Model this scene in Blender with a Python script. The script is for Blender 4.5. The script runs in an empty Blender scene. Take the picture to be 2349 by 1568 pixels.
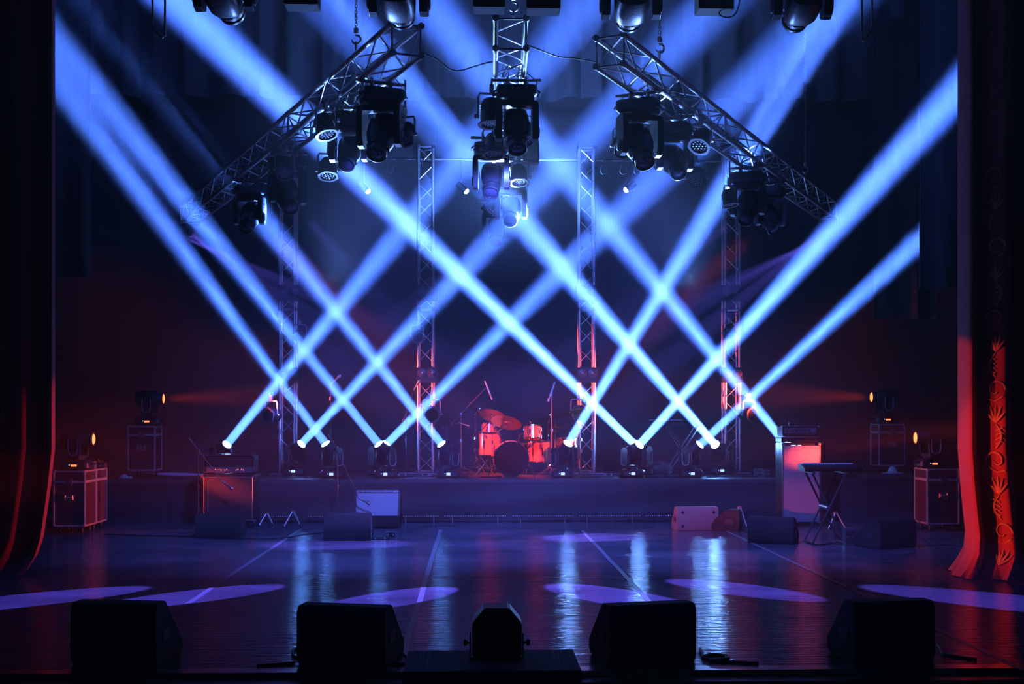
import bpy, bmesh, math, random
from mathutils import Vector, Matrix, Euler
R = math.radians
PI = math.pi
rnd = random.Random(7)
S = bpy.context.scene
COL = S.collection
V = Vector

# ------------------------------------------------------------------ camera
F = 2840.0
TH = math.atan(83 / F)
cam = bpy.data.cameras.new('camera')
camo = bpy.data.objects.new('camera', cam)
COL.objects.link(camo)
S.camera = camo
cam.sensor_width = 36
cam.lens = 36 * F / 2349
cam.shift_y = (946 - 784) / 2349
cam.clip_end = 200
camo.location = (0, 0, 1.65)
camo.rotation_euler = (PI / 2, 0, -TH)


def ray(px, py):
    a = (px - 1174.5) / F
    return V((math.sin(TH) + a * math.cos(TH), math.cos(TH) - a * math.sin(TH), -(py - 946) / F))


def P(px, py, Y):
    """the place in the world seen at that pixel, Y metres into the stage"""
    d = ray(px, py)
    t = Y / d.y
    return V((d.x * t, Y, 1.65 + d.z * t))


def X(px, Y):
    return P(px, 946, Y).x


def Z(py, Y):
    return P(1091, py, Y).z


# ------------------------------------------------------------------ materials
def mat(name, col, rough=.6, metal=0.0, noise=0.0, scale=20, emit=None, es=0, bump=0.0, bscale=60, spec=.5, sheen=0, coat=0):
    m = bpy.data.materials.new(name)
    m.use_nodes = True
    nt = m.node_tree
    b = nt.nodes['Principled BSDF']
    b.inputs['Base Color'].default_value = (*col, 1)
    b.inputs['Roughness'].default_value = rough
    b.inputs['Metallic'].default_value = metal
    b.inputs['Specular IOR Level'].default_value = spec
    if coat:
        b.inputs['Coat Weight'].default_value = coat
        b.inputs['Coat Roughness'].default_value = .08
    if sheen:
        b.inputs['Sheen Weight'].default_value = sheen
    tc = nt.nodes.new('ShaderNodeTexCoord')
    if noise:
        n = nt.nodes.new('ShaderNodeTexNoise')
        n.inputs['Scale'].default_value = scale
        n.inputs['Detail'].default_value = 3
        nt.links.new(tc.outputs['Object'], n.inputs['Vector'])
        r = nt.nodes.new('ShaderNodeMapRange')
        r.inputs['To Min'].default_value = max(.02, rough - noise)
        r.inputs['To Max'].default_value = min(1, rough + noise)
        nt.links.new(n.outputs['Fac'], r.inputs['Value'])
        nt.links.new(r.outputs[0], b.inputs['Roughness'])
        mx = nt.nodes.new('ShaderNodeMix')
        mx.data_type = 'RGBA'
        mx.inputs[6].default_value = (*[c * .75 for c in col], 1)
        mx.inputs[7].default_value = (*[min(1, c * 1.25) for c in col], 1)
        nt.links.new(n.outputs['Fac'], mx.inputs[0])
        nt.links.new(mx.outputs[2], b.inputs['Base Color'])
    if bump:
        n2 = nt.nodes.new('ShaderNodeTexNoise')
        n2.inputs['Scale'].default_value = bscale
        nt.links.new(tc.outputs['Object'], n2.inputs['Vector'])
        bp = nt.nodes.new('ShaderNodeBump')
        bp.inputs['Strength'].default_value = bump
        bp.inputs['Distance'].default_value = .01
        nt.links.new(n2.outputs['Fac'], bp.inputs['Height'])
        nt.links.new(bp.outputs[0], b.inputs['Normal'])
    if emit:
        b.inputs['Emission Color'].default_value = (*emit, 1)
        b.inputs['Emission Strength'].default_value = es
        m.cycles.emission_sampling = 'NONE'
    return m


M = {}
M['alu'] = mat('aluminium', (.72, .73, .76), .44, 1, .08, 30)
M['alu_dark'] = mat('weathered_aluminium', (.4, .4, .43), .4, 1, .1, 30)
M['chrome'] = mat('chrome', (.85, .85, .88), .12, 1, .03, 40)
M['plastic'] = mat('black_plastic', (.018, .018, .022), .38, 0, .08, 30, bump=.1)
M['plastic2'] = mat('charcoal_plastic', (.05, .05, .06), .35, 0, .06, 30)
M['rim'] = mat('grey_yoke_rim', (.2, .19, .2), .4, .3, .05, 30)
M['rubber'] = mat('rubber', (.012, .012, .012), .6, 0, .1, 40)
M['carpet'] = mat('black_carpet_cover', (.012, .012, .015), .75, 0, .1, 200, bump=.5, bscale=300)
M['carpet_lit'] = mat('carpet_lightened_as_lit', (.16, .15, .17), .6, 0, .1, 120, bump=.3, bscale=200)  # lighter copy of the carpet, the light on one wedge put into its colour
M['ply'] = mat('black_laminate', (.022, .02, .024), .32, 0, .08, 12)
M['edge'] = mat('flight_case_aluminium', (.7, .7, .74), .5, .9, .08, 30)
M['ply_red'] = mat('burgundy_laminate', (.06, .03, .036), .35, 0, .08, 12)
M['panel'] = mat('control_panel', (.2, .2, .22), .35, .5, .05, 40)
M['grille'] = mat('pale_grille_cloth', (.42, .4, .46), .55, 0, .1, 90, bump=.4, bscale=400)
M['sparkle'] = mat('silver_grille_cloth', (.36, .33, .38), .38, .25, .25, 120, bump=1.0, bscale=130)
M['grille_black'] = mat('black_grille_cloth', (.03, .018, .02), .7, 0, .1, 90, bump=.4, bscale=400)
M['cable'] = mat('cable_rubber', (.01, .01, .01), .45, 0, .05, 60)
M['brass'] = mat('cymbal_bronze', (.82, .5, .2), .26, 1)
M['red_shell'] = mat('drum_lacquer', (.8, .2, .1), .16, .25, .05, 20, coat=.8)
M['drumhead'] = mat('white_drumhead', (.7, .7, .72), .45, 0, .06, 30)
M['black_head'] = mat('glossy_black_drumhead', (.012, .012, .016), .12, 0, .03, 10)
M['velvet'] = mat('curtain_velvet', (.36, .03, .025), .75, 0, .1, 60, sheen=.2)
M['black_cloth'] = mat('black_drape', (.02, .02, .024), .85, 0, .08, 40, sheen=.15)
M['blue_cloth'] = mat('grey_back_drape', (.10, .10, .12), .85, 0, .08, 20)
M['gold'] = mat('gold_thread', (.8, .45, .16), .4, .6, .1, 90, bump=.6, bscale=400)
M['skirt'] = mat('riser_skirt_cloth', (.028, .028, .036), .7, 0, .1, 9, bump=.6, bscale=5)
M['deck'] = mat('riser_deck', (.07, .07, .08), .45, 0, .12, 12)
M['wall'] = mat('black_wall_paint', (.018, .018, .022), .85, 0, .1, 6)
M['lip'] = mat('stage_edge_metal', (.6, .6, .66), .24, .9, .06, 6)
M['tape'] = mat('pale_floor_tape', (.24, .24, .29), .35, 0, .1, 50)
M['glass'] = mat('lamp_glass', (.3, .3, .34), .08, .3, .02, 10)
M['amber_glass'] = mat('amber_lamp_glass', (.55, .5, .12), .1, .4, .03, 10)
M['paper'] = mat('white_paper', (.6, .6, .62), .7, 0, .05, 20)
M['wood'] = mat('reddish_wood', (.3, .12, .07), .45, 0, .1, 20)
M['lens_on'] = mat('lit_beam_lens', (.5, .7, 1), .2, emit=(.1, .3, 1), es=150)
M['lens_hot'] = mat('brightest_beam_lens', (.5, .7, 1), .2, emit=(.15, .36, 1), es=420)
M['lens_hot'].cycles.emission_sampling = 'FRONT'
M['lens_on'].cycles.emission_sampling = 'FRONT'
M['lens_small'] = mat('lit_pin_lens', (.7, .6, 1), .2, emit=(.8, .75, 1), es=10)
M['lens_red'] = mat('lit_red_lens', (1, .2, .1), .2, emit=(1, .13, .03), es=5)
M['lens_off'] = mat('dark_lens', (.03, .03, .05), .1, 0, .02, 10, coat=1)
M['display'] = mat('lit_display', (.6, .7, 1), .3, emit=(.45, .7, 1), es=1.3)
M['amber_led'] = mat('red_indicator', (1, .2, .1), .3, emit=(1, .16, .05), es=2.5)
M['white_led'] = mat('pale_indicator', (.5, .8, 1), .3, emit=(.4, .7, 1), es=1.2)
M['led_lens'] = mat('led_lens_dots', (.5, .5, .55), .15, .3, .05, 20)


def floor_mat():
    m = bpy.data.materials.new('stage_vinyl')
    m.use_nodes = True
    nt = m.node_tree
    b = nt.nodes['Principled BSDF']
    N, L = nt.nodes.new, nt.links.new
    tc = N('ShaderNodeTexCoord')

    def nz(sx, sy, sc, det=3, dist=0):
        mp = N('ShaderNodeMapping')
        mp.inputs['Scale'].default_value = (sx, sy, 1)
        L(tc.outputs['Object'], mp.inputs[0])
        n = N('ShaderNodeTexNoise')
        n.inputs['Scale'].default_value = sc
        n.inputs['Detail'].default_value = det
        n.inputs['Distortion'].default_value = dist
        L(mp.outputs[0], n.inputs[0])
        return n
    n1 = nz(.45, 3.2, 5, 5, .5)      # ripples lying across the stage
    n2 = nz(1, 3, 16, 3)
    n3 = nz(.6, .9, 1.1, 5, 1.2)       # scuffs
    n4 = nz(1, 1, 60, 2)
    mx = N('ShaderNodeMath'); mx.operation = 'MULTIPLY_ADD'
    L(n2.outputs['Fac'], mx.inputs[0]); mx.inputs[1].default_value = .22
    L(n1.outputs['Fac'], mx.inputs[2])
    bp = N('ShaderNodeBump')
    bp.inputs['Strength'].default_value = .55
    bp.inputs['Distance'].default_value = .025
    L(mx.outputs[0], bp.inputs['Height'])
    L(bp.outputs[0], b.inputs['Normal'])
    r = N('ShaderNodeMapRange')
    r.inputs['From Min'].default_value = .3
    r.inputs['From Max'].default_value = .7
    r.inputs['To Min'].default_value = .05
    r.inputs['To Max'].default_value = .15
    L(n3.outputs['Fac'], r.inputs['Value'])
    L(r.outputs[0], b.inputs['Roughness'])
    cr = N('ShaderNodeValToRGB')
    cr.color_ramp.elements[0].position = .35
    cr.color_ramp.elements[0].color = (.065, .06, .08, 1)
    cr.color_ramp.elements[1].position = .75
    cr.color_ramp.elements[1].color = (.18, .165, .21, 1)
    ad = N('ShaderNodeMath'); ad.operation = 'MULTIPLY_ADD'
    L(n4.outputs['Fac'], ad.inputs[0]); ad.inputs[1].default_value = .25
    L(n3.outputs['Fac'], ad.inputs[2])
    L(ad.outputs[0], cr.inputs[0])
    L(cr.outputs[0], b.inputs['Base Color'])
    b.inputs['Specular IOR Level'].default_value = .6
    return m


M['floor'] = floor_mat()


def ribbed_mat():
    m = bpy.data.materials.new('ribbed_back_panel')
    m.use_nodes = True
    nt = m.node_tree
    b = nt.nodes['Principled BSDF']
    N, L = nt.nodes.new, nt.links.new
    tc = N('ShaderNodeTexCoord')
    sx = N('ShaderNodeSeparateXYZ')
    L(tc.outputs['Object'], sx.inputs[0])
    fr = N('ShaderNodeMath'); fr.operation = 'MULTIPLY'; fr.inputs[1].default_value = 2 * PI / .055
    L(sx.outputs['X'], fr.inputs[0])
    sn = N('ShaderNodeMath'); sn.operation = 'SINE'
    L(fr.outputs[0], sn.inputs[0])
    cr = N('ShaderNodeMapRange')
    cr.inputs['From Min'].default_value = -1
    L(sn.outputs[0], cr.inputs['Value'])
    mx = N('ShaderNodeMix'); mx.data_type = 'RGBA'
    mx.inputs[6].default_value = (.030, .029, .034, 1)
    mx.inputs[7].default_value = (.046, .044, .05, 1)
    L(cr.outputs[0], mx.inputs[0])
    L(mx.outputs[2], b.inputs['Base Color'])
    b.inputs['Roughness'].default_value = .6
    return m


M['ribbed'] = ribbed_mat()


# ------------------------------------------------------------------ mesh builder
class MB:
    def __init__(s):
        s.v, s.f = [], []

    def add(s, vs, fs, m=None):
        k = len(s.v)
        s.v += [(m @ V(v)) if m else V(v) for v in vs]
        s.f += [tuple(i + k for i in f) for f in fs]
        return s

    def box(s, c, d, m=None, rot=None):
        x, y, z = d[0] / 2, d[1] / 2, d[2] / 2
        vs = [V((a, b, e)) for a in (-x, x) for b in (-y, y) for e in (-z, z)]
        if rot:
            q = Euler(rot).to_matrix()
            vs = [q @ v for v in vs]
        vs = [v + V(c) for v in vs]
        return s.add(vs, [(0, 1, 3, 2), (4, 6, 7, 5), (0, 4, 5, 1), (2, 3, 7, 6), (0, 2, 6, 4), (1, 5, 7, 3)], m)

    def prism(s, poly, a, b, axis='x', m=None):
        """poly is a counterclockwise outline; extruded from a to b along axis"""
        n = len(poly)

        def pt(p, t):
            if axis == 'x':
                return V((t, p[0], p[1]))
            if axis == 'y':
                return V((p[0], t, p[1]))
            return V((p[0], p[1], t))
        vs = [pt(p, a) for p in poly] + [pt(p, b) for p in poly]
        fs = [tuple(range(n)), tuple(range(2 * n - 1, n - 1, -1))]
        fs += [(i, (i + 1) % n, (i + 1) % n + n, i + n) for i in range(n)]
        return s.add(vs, fs, m)

    def tube(s, pts, r, n=8, m=None, closed=False):
        pts = [V(p) for p in pts]
        k = len(pts)
        rr = r if isinstance(r, (list, tuple)) else [r] * k
        vs, fs = [], []
        prev = None
        for i, p in enumerate(pts):
            if closed:
                t = pts[(i + 1) % k] - pts[i - 1]
            else:
                t = pts[min(i + 1, k - 1)] - pts[max(i - 1, 0)]
            t.normalize()
            if prev is None:
                u = t.cross(V((0, 0, 1)))
                if u.length < .05:
                    u = t.cross(V((0, 1, 0)))
            else:
                u = prev - t * prev.dot(t)
            u.normalize()
            prev = u
            w = t.cross(u)
            for j in range(n):
                a = 2 * PI * j / n
                vs.append(p + (u * math.cos(a) + w * math.sin(a)) * rr[i])
        for i in range(k if closed else k - 1):
            for j in range(n):
                a, b = i * n + j, i * n + (j + 1) % n
                c, d = ((i + 1) % k) * n + j, ((i + 1) % k) * n + (j + 1) % n
                fs.append((a, b, d, c))
        if not closed:
            fs.append(tuple(range(n - 1, -1, -1)))
            fs.append(tuple(range((k - 1) * n, k * n)))
        return s.add(vs, fs, m)

    def lathe(s, prof, n=24, m=None, cap=True, squash=(1, 1)):
        """prof: (radius, z) from bottom to top round the z axis"""
        vs, fs = [], []
        for r, z in prof:
            for j in range(n):
                a = 2 * PI * j / n
                vs.append((r * math.cos(a) * squash[0], r * math.sin(a) * squash[1], z))
        k = len(prof)
        for i in range(k - 1):
            for j in range(n):
                fs.append((i * n + j, i * n + (j + 1) % n, (i + 1) * n + (j + 1) % n, (i + 1) * n + j))
        if cap:
            fs.append(tuple(range(n - 1, -1, -1)))
            fs.append(tuple(range((k - 1) * n, k * n)))
        return s.add(vs, fs, m)

    def loft(s, secs, m=None, e=.55, n=24):
        """secs: (half width, half depth, z, y offset); rounded rectangle sections"""
        vs, fs = [], []
        for a, b, z, oy in secs:
            for j in range(n):
                t = 2 * PI * j / n
                c, d = math.cos(t), math.sin(t)
                vs.append((a * math.copysign(abs(c) ** e, c), oy + b * math.copysign(abs(d) ** e, d), z))
        k = len(secs)
        for i in range(k - 1):
            for j in range(n):
                fs.append((i * n + j, i * n + (j + 1) % n, (i + 1) * n + (j + 1) % n, (i + 1) * n + j))
        fs.append(tuple(range(n - 1, -1, -1)))
        fs.append(tuple(range((k - 1) * n, k * n)))
        return s.add(vs, fs, m)

    def grid(s, pts, m=None):
        h, w = len(pts), len(pts[0])
        vs = [p for r in pts for p in r]
        fs = [(i * w + j, i * w + j + 1, (i + 1) * w + j + 1, (i + 1) * w + j) for i in range(h - 1) for j in range(w - 1)]
        return s.add(vs, fs, m)

    def mesh(s, name, mt, bevel=0, angle=35):
        me = bpy.data.meshes.new(name)
        me.from_pydata([tuple(v) for v in s.v], [], s.f)
        me.update()
        bm = bmesh.new()
        bm.from_mesh(me)
        bmesh.ops.recalc_face_normals(bm, faces=bm.faces)
        if bevel:
            ed = [e for e in bm.edges if len(e.link_faces) == 2 and e.calc_face_angle(0) > R(30)]
            bmesh.ops.bevel(bm, geom=ed, offset=bevel, segments=2, affect='EDGES', clamp_overlap=True)
        bm.to_mesh(me)
        bm.free()
        for p in me.polygons:
            p.use_smooth = True
        me.set_sharp_from_angle(angle=R(angle))
        me.materials.append(mt)
        return me

    def build(s, name, mt, parent=None, loc=(0, 0, 0), rot=(0, 0, 0), bevel=0, angle=35, scale=None, label=None):
        return link(name, s.mesh(name, mt, bevel, angle), parent, loc, rot, scale, label)


def link(name, me, parent=None, loc=(0, 0, 0), rot=(0, 0, 0), scale=None, label=None):
    o = bpy.data.objects.new(name, me)
    COL.objects.link(o)
    o.parent = parent
    o.location = loc
    if isinstance(rot, Matrix):
        o.rotation_euler = rot.to_euler()
    else:
        o.rotation_euler = rot
    if scale:
        o.scale = scale if isinstance(scale, (tuple, list)) else (scale,) * 3
    if label:
        o['label'] = label
    return o


def tag(o, label, cat, group=None):
    o['label'] = label
    o['category'] = cat
    if group:
        o['group'] = group
    return o


def thing(name, label, cat, loc=(0, 0, 0), rotz=0, group=None, rot=None, scale=None):
    o = link(name, None, None, loc, rot if rot is not None else (0, 0, rotz), scale)
    return tag(o, label, cat, group)


def struct(o, label=None):
    o['kind'] = 'structure'
    if label:
        o['label'] = label
    return o


CACHE = {}


def cached(key, fn):
    if key not in CACHE:
        CACHE[key] = fn()
    return CACHE[key]


def spot(name, loc, target, power, col, angle, blend=.5, r=.05):
    l = bpy.data.lights.new(name, 'SPOT')
    l.energy = power
    l.color = col
    l.spot_size = R(angle)
    l.spot_blend = blend
    l.shadow_soft_size = r
    o = bpy.data.objects.new(name, l)
    COL.objects.link(o)
    o.location = loc
    o.rotation_euler = (V(target) - V(loc)).to_track_quat('-Z', 'Y').to_euler()
    return o


def beam_lamp(name, loc, target, power, col, spread, size):
    l = bpy.data.lights.new(name, 'AREA')
    l.shape = 'DISK'
    l.size = size
    l.spread = R(spread)
    l.energy = power
    l.color = col
    o = bpy.data.objects.new(name, l)
    COL.objects.link(o)
    o.location = loc
    o.rotation_euler = (V(target) - V(loc)).to_track_quat('-Z', 'Y').to_euler()
    return o


# ================================================================== SETTING
YB = 23.2          # back wall
YR = 18.8          # front of the riser
HR = .64           # riser height
YE = 8.05          # front edge of the stage floor
ZT = 5.16          # top chords of the hanging trusses
ZB = 4.88          # bottom chords

f = MB().box((0, (YE + YB) / 2, -.03), (20, YB - YE, .06)).build('floor', M['floor'])
struct(f)
f = MB().box((0, 6, -1.25), (20, 9, .1)).build('floor_pit', M['wall'])
struct(f)
b = MB()
b.box((0, YE - .075, -.02), (20, .15, .04))
struct(b.build('trim_1', M['lip'], bevel=.006))
b = MB()
b.box((0, YE - .25, -.05), (20, .16, .03))
struct(b.build('trim_2', M['lip'], bevel=.006))
struct(MB().box((0, YE - .17, -.66), (20, .3, 1.1)).build('wall_stage_front', M['wall']))
struct(MB().box((0, YB + .1, 5), (20, .2, 10)).build('wall_back', M['ribbed']))
struct(MB().box((-9.6, 17.6, 5), (.2, 11, 10)).build('wall_left', M['wall']))
struct(MB().box((9.6, 17.6, 5), (.2, 11, 10)).build('wall_right', M['wall']))


# upper back drape, falling in folds to a hem over the ribbed wall
def folds(x0, x1, y, z0, z1, amp, per, nz=8, seed=1, dens=24, name='drape', mt=None, hem=0, thick=.02, lean=0.0):
    rg = random.Random(seed)
    ph = [rg.uniform(0, 6.28) for _ in range(6)]
    n = max(8, int(abs(x1 - x0) / per * dens))

    def pt(u, z, off=0):
        x = x0 + (x1 - x0) * u
        t = (x - x0) / per * 2 * PI
        k = (z1 - z) / (z1 - z0)
        a = amp * (.55 + .45 * k)
        yy = y + a * (math.sin(t + .6 * math.sin(t * .31 + ph[0])) + .45 * math.sin(t * .47 + ph[1]) + .2 * math.sin(2.3 * t + ph[2]))
        xx = x + .25 * a * math.sin(1.7 * t + ph[3]) + lean * k
        zz = z + (hem * math.sin(t * .5 + ph[4]) if k > .98 else 0)
        return V((xx, yy + off, zz))
    g1 = [[pt(i / n, z1 + (z0 - z1) * j / nz) for i in range(n + 1)] for j in range(nz + 1)]
    g2 = [[p + V((0, thick, 0)) for p in row] for row in g1]
    m = MB()
    m.grid(g1)
    m.grid([list(reversed(r)) for r in g2])
    w = n + 1
    o2 = (nz + 1) * w
    # close the two sides and the hem
    for j in range(nz):
        m.f.append((j * w, (j + 1) * w, o2 + (j + 1) * w + n, o2 + j * w + n))
        m.f.append((j * w + n, o2 + j * w, o2 + (j + 1) * w, (j + 1) * w + n))
    for i in range(n):
        m.f.append((nz * w + i, nz * w + i + 1, o2 + nz * w + n - i - 1, o2 + nz * w + n - i))
    return m


d = folds(-7.5, 7.9, 22.6, Z(224, 22.6), 9.6, .10, .62, seed=3, hem=.02).build('back_drape', M['blue_cloth'], angle=80)
tag(d, 'blue-lit pleated drape hanging across the top of the back wall', 'curtain')

# raised black panels of the fly loft
for nm, px0, px1, Y, py1, lab in (
        ('leg_drape', 60, 205, 17.9, 640, 'black side drape hanging short behind the left front curtain'),
        ('leg_drape', 2115, 2330, 16.5, 660, 'black side drape cutting off the lowest right beam, behind the right curtain'),
        ('leg_drape', 2003, 2150, 21.6, 728, 'narrow dim drape hanging behind the drape that cuts off the right beam')):
    x0, x1 = X(px0, Y), X(px1, Y)
    d = folds(x0, x1, Y, Z(py1, Y), 8.6, .05, .42, seed=int(px0), hem=.01).build(nm, M['black_cloth'], angle=80)
    tag(d, lab, 'curtain')


# ------------------------------------------------------------------ front curtains
def front_curtain(side):
    """velvet curtain gathered at the side of the stage; side -1 left, +1 right"""
    Y0 = 12.2
    if side > 0:
        knots = [(X(2198, Y0 + .8), Y0 + .8), (X(2199, Y0 + .4), Y0 + .4), (X(2226, Y0), Y0 - .02)]
    else:
        knots = [(X(125, Y0 + .5), Y0 + .5), (X(126, Y0 + .2), Y0 + .2), (X(120, Y0), Y0 - .02)]
    x = knots[-1][0]
    path = [V((k[0], k[1], 0)) for k in knots]
    # big folds walking outward
    widths = [.17, .17, .2, .16, .21, .18, .22, .19, .2, .22, .2, .2] if side > 0 else [.13, .16, .2, .17, .2, .18, .2, .2, .2, .2, .2]
    yy = Y0 - .02
    for i, w in enumerate(widths):
        x += side * w
        yy = Y0 + (.2 if i % 2 == 0 else -.03)
        if side > 0 and i == 0:
            x, yy = X(2256, Y0), Y0 + .1
        if side > 0 and i == 1:
            x, yy = X(2294, Y0), Y0 - .16
        path.append(V((x, yy, 0)))
    # resample smooth (catmull-rom)
    pts = []
    pp = [path[0]] + path + [path[-1]]
    for i in range(1, len(pp) - 2):
        for k in range(8):
            t = k / 8
            a, b_, c, d_ = pp[i - 1], pp[i], pp[i + 1], pp[i + 2]
            pts.append(.5 * ((2 * b_) + (c - a) * t + (2 * a - 5 * b_ + 4 * c - d_) * t * t + (3 * b_ - a - 3 * c + d_) * t ** 3))
    n = len(pts)
    zs = [7.6, 6, 5, 4, 3.4, 2.8, 2.2, 1.7, 1.3, .95, .65, .42, .25, .13, .05, .012]

    def pos(i, z):
        i = max(0, min(n - 1, i))
        i0 = int(i)
        p = pts[i0].lerp(pts[min(n - 1, i0 + 1)], i - i0).copy()
        k = max(0, 1.3 - z) / 1.3
        # the gathered bottom pulls outward, then puddles toward the stage
        p.x += side * (.13 * k ** 1.3)
        if z < .35:
            q = (.35 - z) / .35
            p.x -= side * (.26 if side > 0 else -.18) * q ** 1.4 * math.exp(-((i / n) * 2.2) ** 2)
            p.y += .05 * q * math.sin(i * .9) - .12 * q
            p.x += .03 * q * math.sin(i * 1.7)
        if side < 0:
            p.x -= .05 * k
        return V((p.x, p.y, z))
    g = [[pos(i, z) for i in range(n)] for z in zs]
    m = MB().grid(g)
    m.grid([[p + V((side * .03, .03, 0)) for p in reversed(r)] for r in g])
    root = thing('stage_curtain', 'heavy %s' % ('red velvet curtain gathered at the right, gold scrollwork down one fold' if side > 0 else 'dark velvet curtain gathered at the left, two thin red-lit fold edges'), 'curtain', (0, 0, 0))
    m.build('curtain_cloth', M['velvet'], root, angle=75)
    # embroidery, one swirling ribbon per motif
    cols = (3.6 * 8,) if side > 0 else (5.3 * 8,)

    def onsurf(i, z):
        a, c, e = pos(i, z), pos(i + .6, z), pos(i, z + .04)
        nrm = (c - a).cross(e - a)
        if nrm.y > 0:
            nrm = -nrm
        nrm.normalize()
        return a + nrm * .010
    for ci in cols:
        zz = .12
        j = 0
        while zz < 3.9:
            e = MB()
            h = .2
            sg = 1 if j % 2 else -1
            if j % 3 == 0:      # leaf fan
                for q in range(5):
                    a0 = (-.9 + q * .45)
                    pl = [onsurf(ci + sg * (t * 3.2 * math.sin(a0)), zz + t * h * math.cos(a0) * .9 + .02) for t in (0, .25, .5, .75, 1)]
                    e.tube(pl, [.004, .011, .014, .010, .003], 6)
            elif j % 3 == 1:    # scroll
                pl = []
                for q in range(22):
                    a0 = q / 21 * 4.6
                    rr = 1 - q / 26
                    pl.append(onsurf(ci + sg * 2.6 * rr * math.cos(a0 * 1.2), zz + .11 + .11 * rr * math.sin(a0 * 1.2)))
                e.tube(pl, [.013 * (1 - .6 * q / 21) for q in range(22)], 6)
                e.tube([onsurf(ci - sg * 2.2, zz + .02), onsurf(ci, zz + .0), onsurf(ci + sg * 2, zz + .05)], .007, 6)
            else:               # feather
                pl = [onsurf(ci + sg * 1.5 * math.sin(t * 3.1), zz + t * .24) for t in [q / 12 for q in range(13)]]
                e.tube(pl, [.006 + .009 * math.sin(PI * q / 12) for q in range(13)], 6)
                for q in range(4):
                    z2 = zz + .04 + q * .045
                    e.tube([onsurf(ci, z2), onsurf(ci + sg * 1.6, z2 + .03), onsurf(ci + sg * 2.4, z2 + .012)], [.008, .008, .003], 6)
            e.build('embroidery', M['gold'], root)
            zz += .235
            j += 1
    return root


front_curtain(1)
front_curtain(-1)

# ------------------------------------------------------------------ riser
def riser(x0, x1, y0, y1, h, lab, folds_amp=.02):
    root = thing('stage_riser', lab, 'platform', ((x0 + x1) / 2, y0, 0))
    w = x1 - x0
    MB().box((0, (y1 - y0) / 2, h - .03), (w, y1 - y0, .06)).build('deck', M['deck'], root, bevel=.006)
    n = int(w * 22)
    g = []
    for j in range(9):
        k = j / 8
        row = []
        for i in range(n + 1):
            x = -w / 2 + w * i / n
            sag = .03 * math.sin(x * 1.9) * math.sin(x * .77 + 1) * k
            yy = -.012 - folds_amp * (.5 + .5 * math.sin(x * 5.3 + 2 * math.sin(x * .9))) * (.25 + .75 * k) - abs(sag) + .012 * math.sin(9 * k + x * 1.3)
            row.append(V((x, yy, (h - .055) * (1 - k) + .005)))
        g.append(row)
    g2 = [[p + V((0, .01, 0)) for p in reversed(r)] for r in g]
    MB().grid(g).grid(g2).build('skirt', M['skirt'], root, angle=80)
    for i in range(max(1, int(w / 1.8)) + 1):
        for yy in (.25, y1 - y0 - .2):
            MB().box((-w / 2 + .15 + i * (w - .3) / max(1, int(w / 1.8)), yy, (h - .06) / 2), (.06, .06, h - .06)).build('leg', M['alu_dark'], root)
    return root


riser(X(246, YR), X(1990, YR), YR, 22.3, HR, 'wide black-skirted stage riser carrying the drums and the row of beam lights')
r2 = riser(X(1992, YR), X(2098, YR), YR + .02, 21.2, HR + .06, 'short raised platform block at the right end of the long riser')


# ------------------------------------------------------------------ floor tapes
def tape(p0, p1, w, lab, grp='floor tape lines'):
    p0, p1 = V(p0), V(p1)
    dr = (p1 - p0).normalized()
    s_ = V((-dr.y, dr.x, 0)) * w / 2
    n = 14
    m = MB()
    rg = random.Random(int(p0.x * 100) + 5)
    top, bot = [], []
    for i in range(n + 1):
        c = p0.lerp(p1, i / n) + s_.normalized() * rg.uniform(-.004, .004)
        top.append([c + s_ + V((0, 0, .0025)), c - s_ + V((0, 0, .0025))])
        bot.append([c - s_ + V((0, 0, .0002)), c + s_ + V((0, 0, .0002))])
    m.grid(top).grid(bot)
    return tag(m.build('floor_tape', M['tape']), lab, 'tape', grp)


def GP(px, py, z=0):
    d_ = ray(px, py)
    t = (z - 1.65) / d_.z
    return V((d_.x * t, d_.y * t, z))


for (a, b_), w, lab in ((((690, 1213), (350, 1437)), .05, 'leftmost long pale tape line running toward the back of the stage floor'),
                        (((1011, 1214), (920, 1520)), .05, 'pale double tape line left of the floor centre, running upstage'),
                        (((1335, 1216), (1600, 1497)), .045, 'pale tape line right of the floor centre, running upstage'),
                        (((1661, 1215), (2349, 1536)), .045, 'rightmost long pale tape line slanting to the right front corner')):
    tape(GP(*a), GP(*b_), w, lab)
for (a, b_), lab in ((((575, 1320), (1480, 1325)), 'thin seam tape crossing the floor behind the pools of violet light'),
                     (((1240, 1410), (2000, 1417)), 'thin seam tape crossing the floor in front of the drums, nearest the front')):
    tape(GP(*a), GP(*b_), .018, lab, 'cross seams of the floor')

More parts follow.
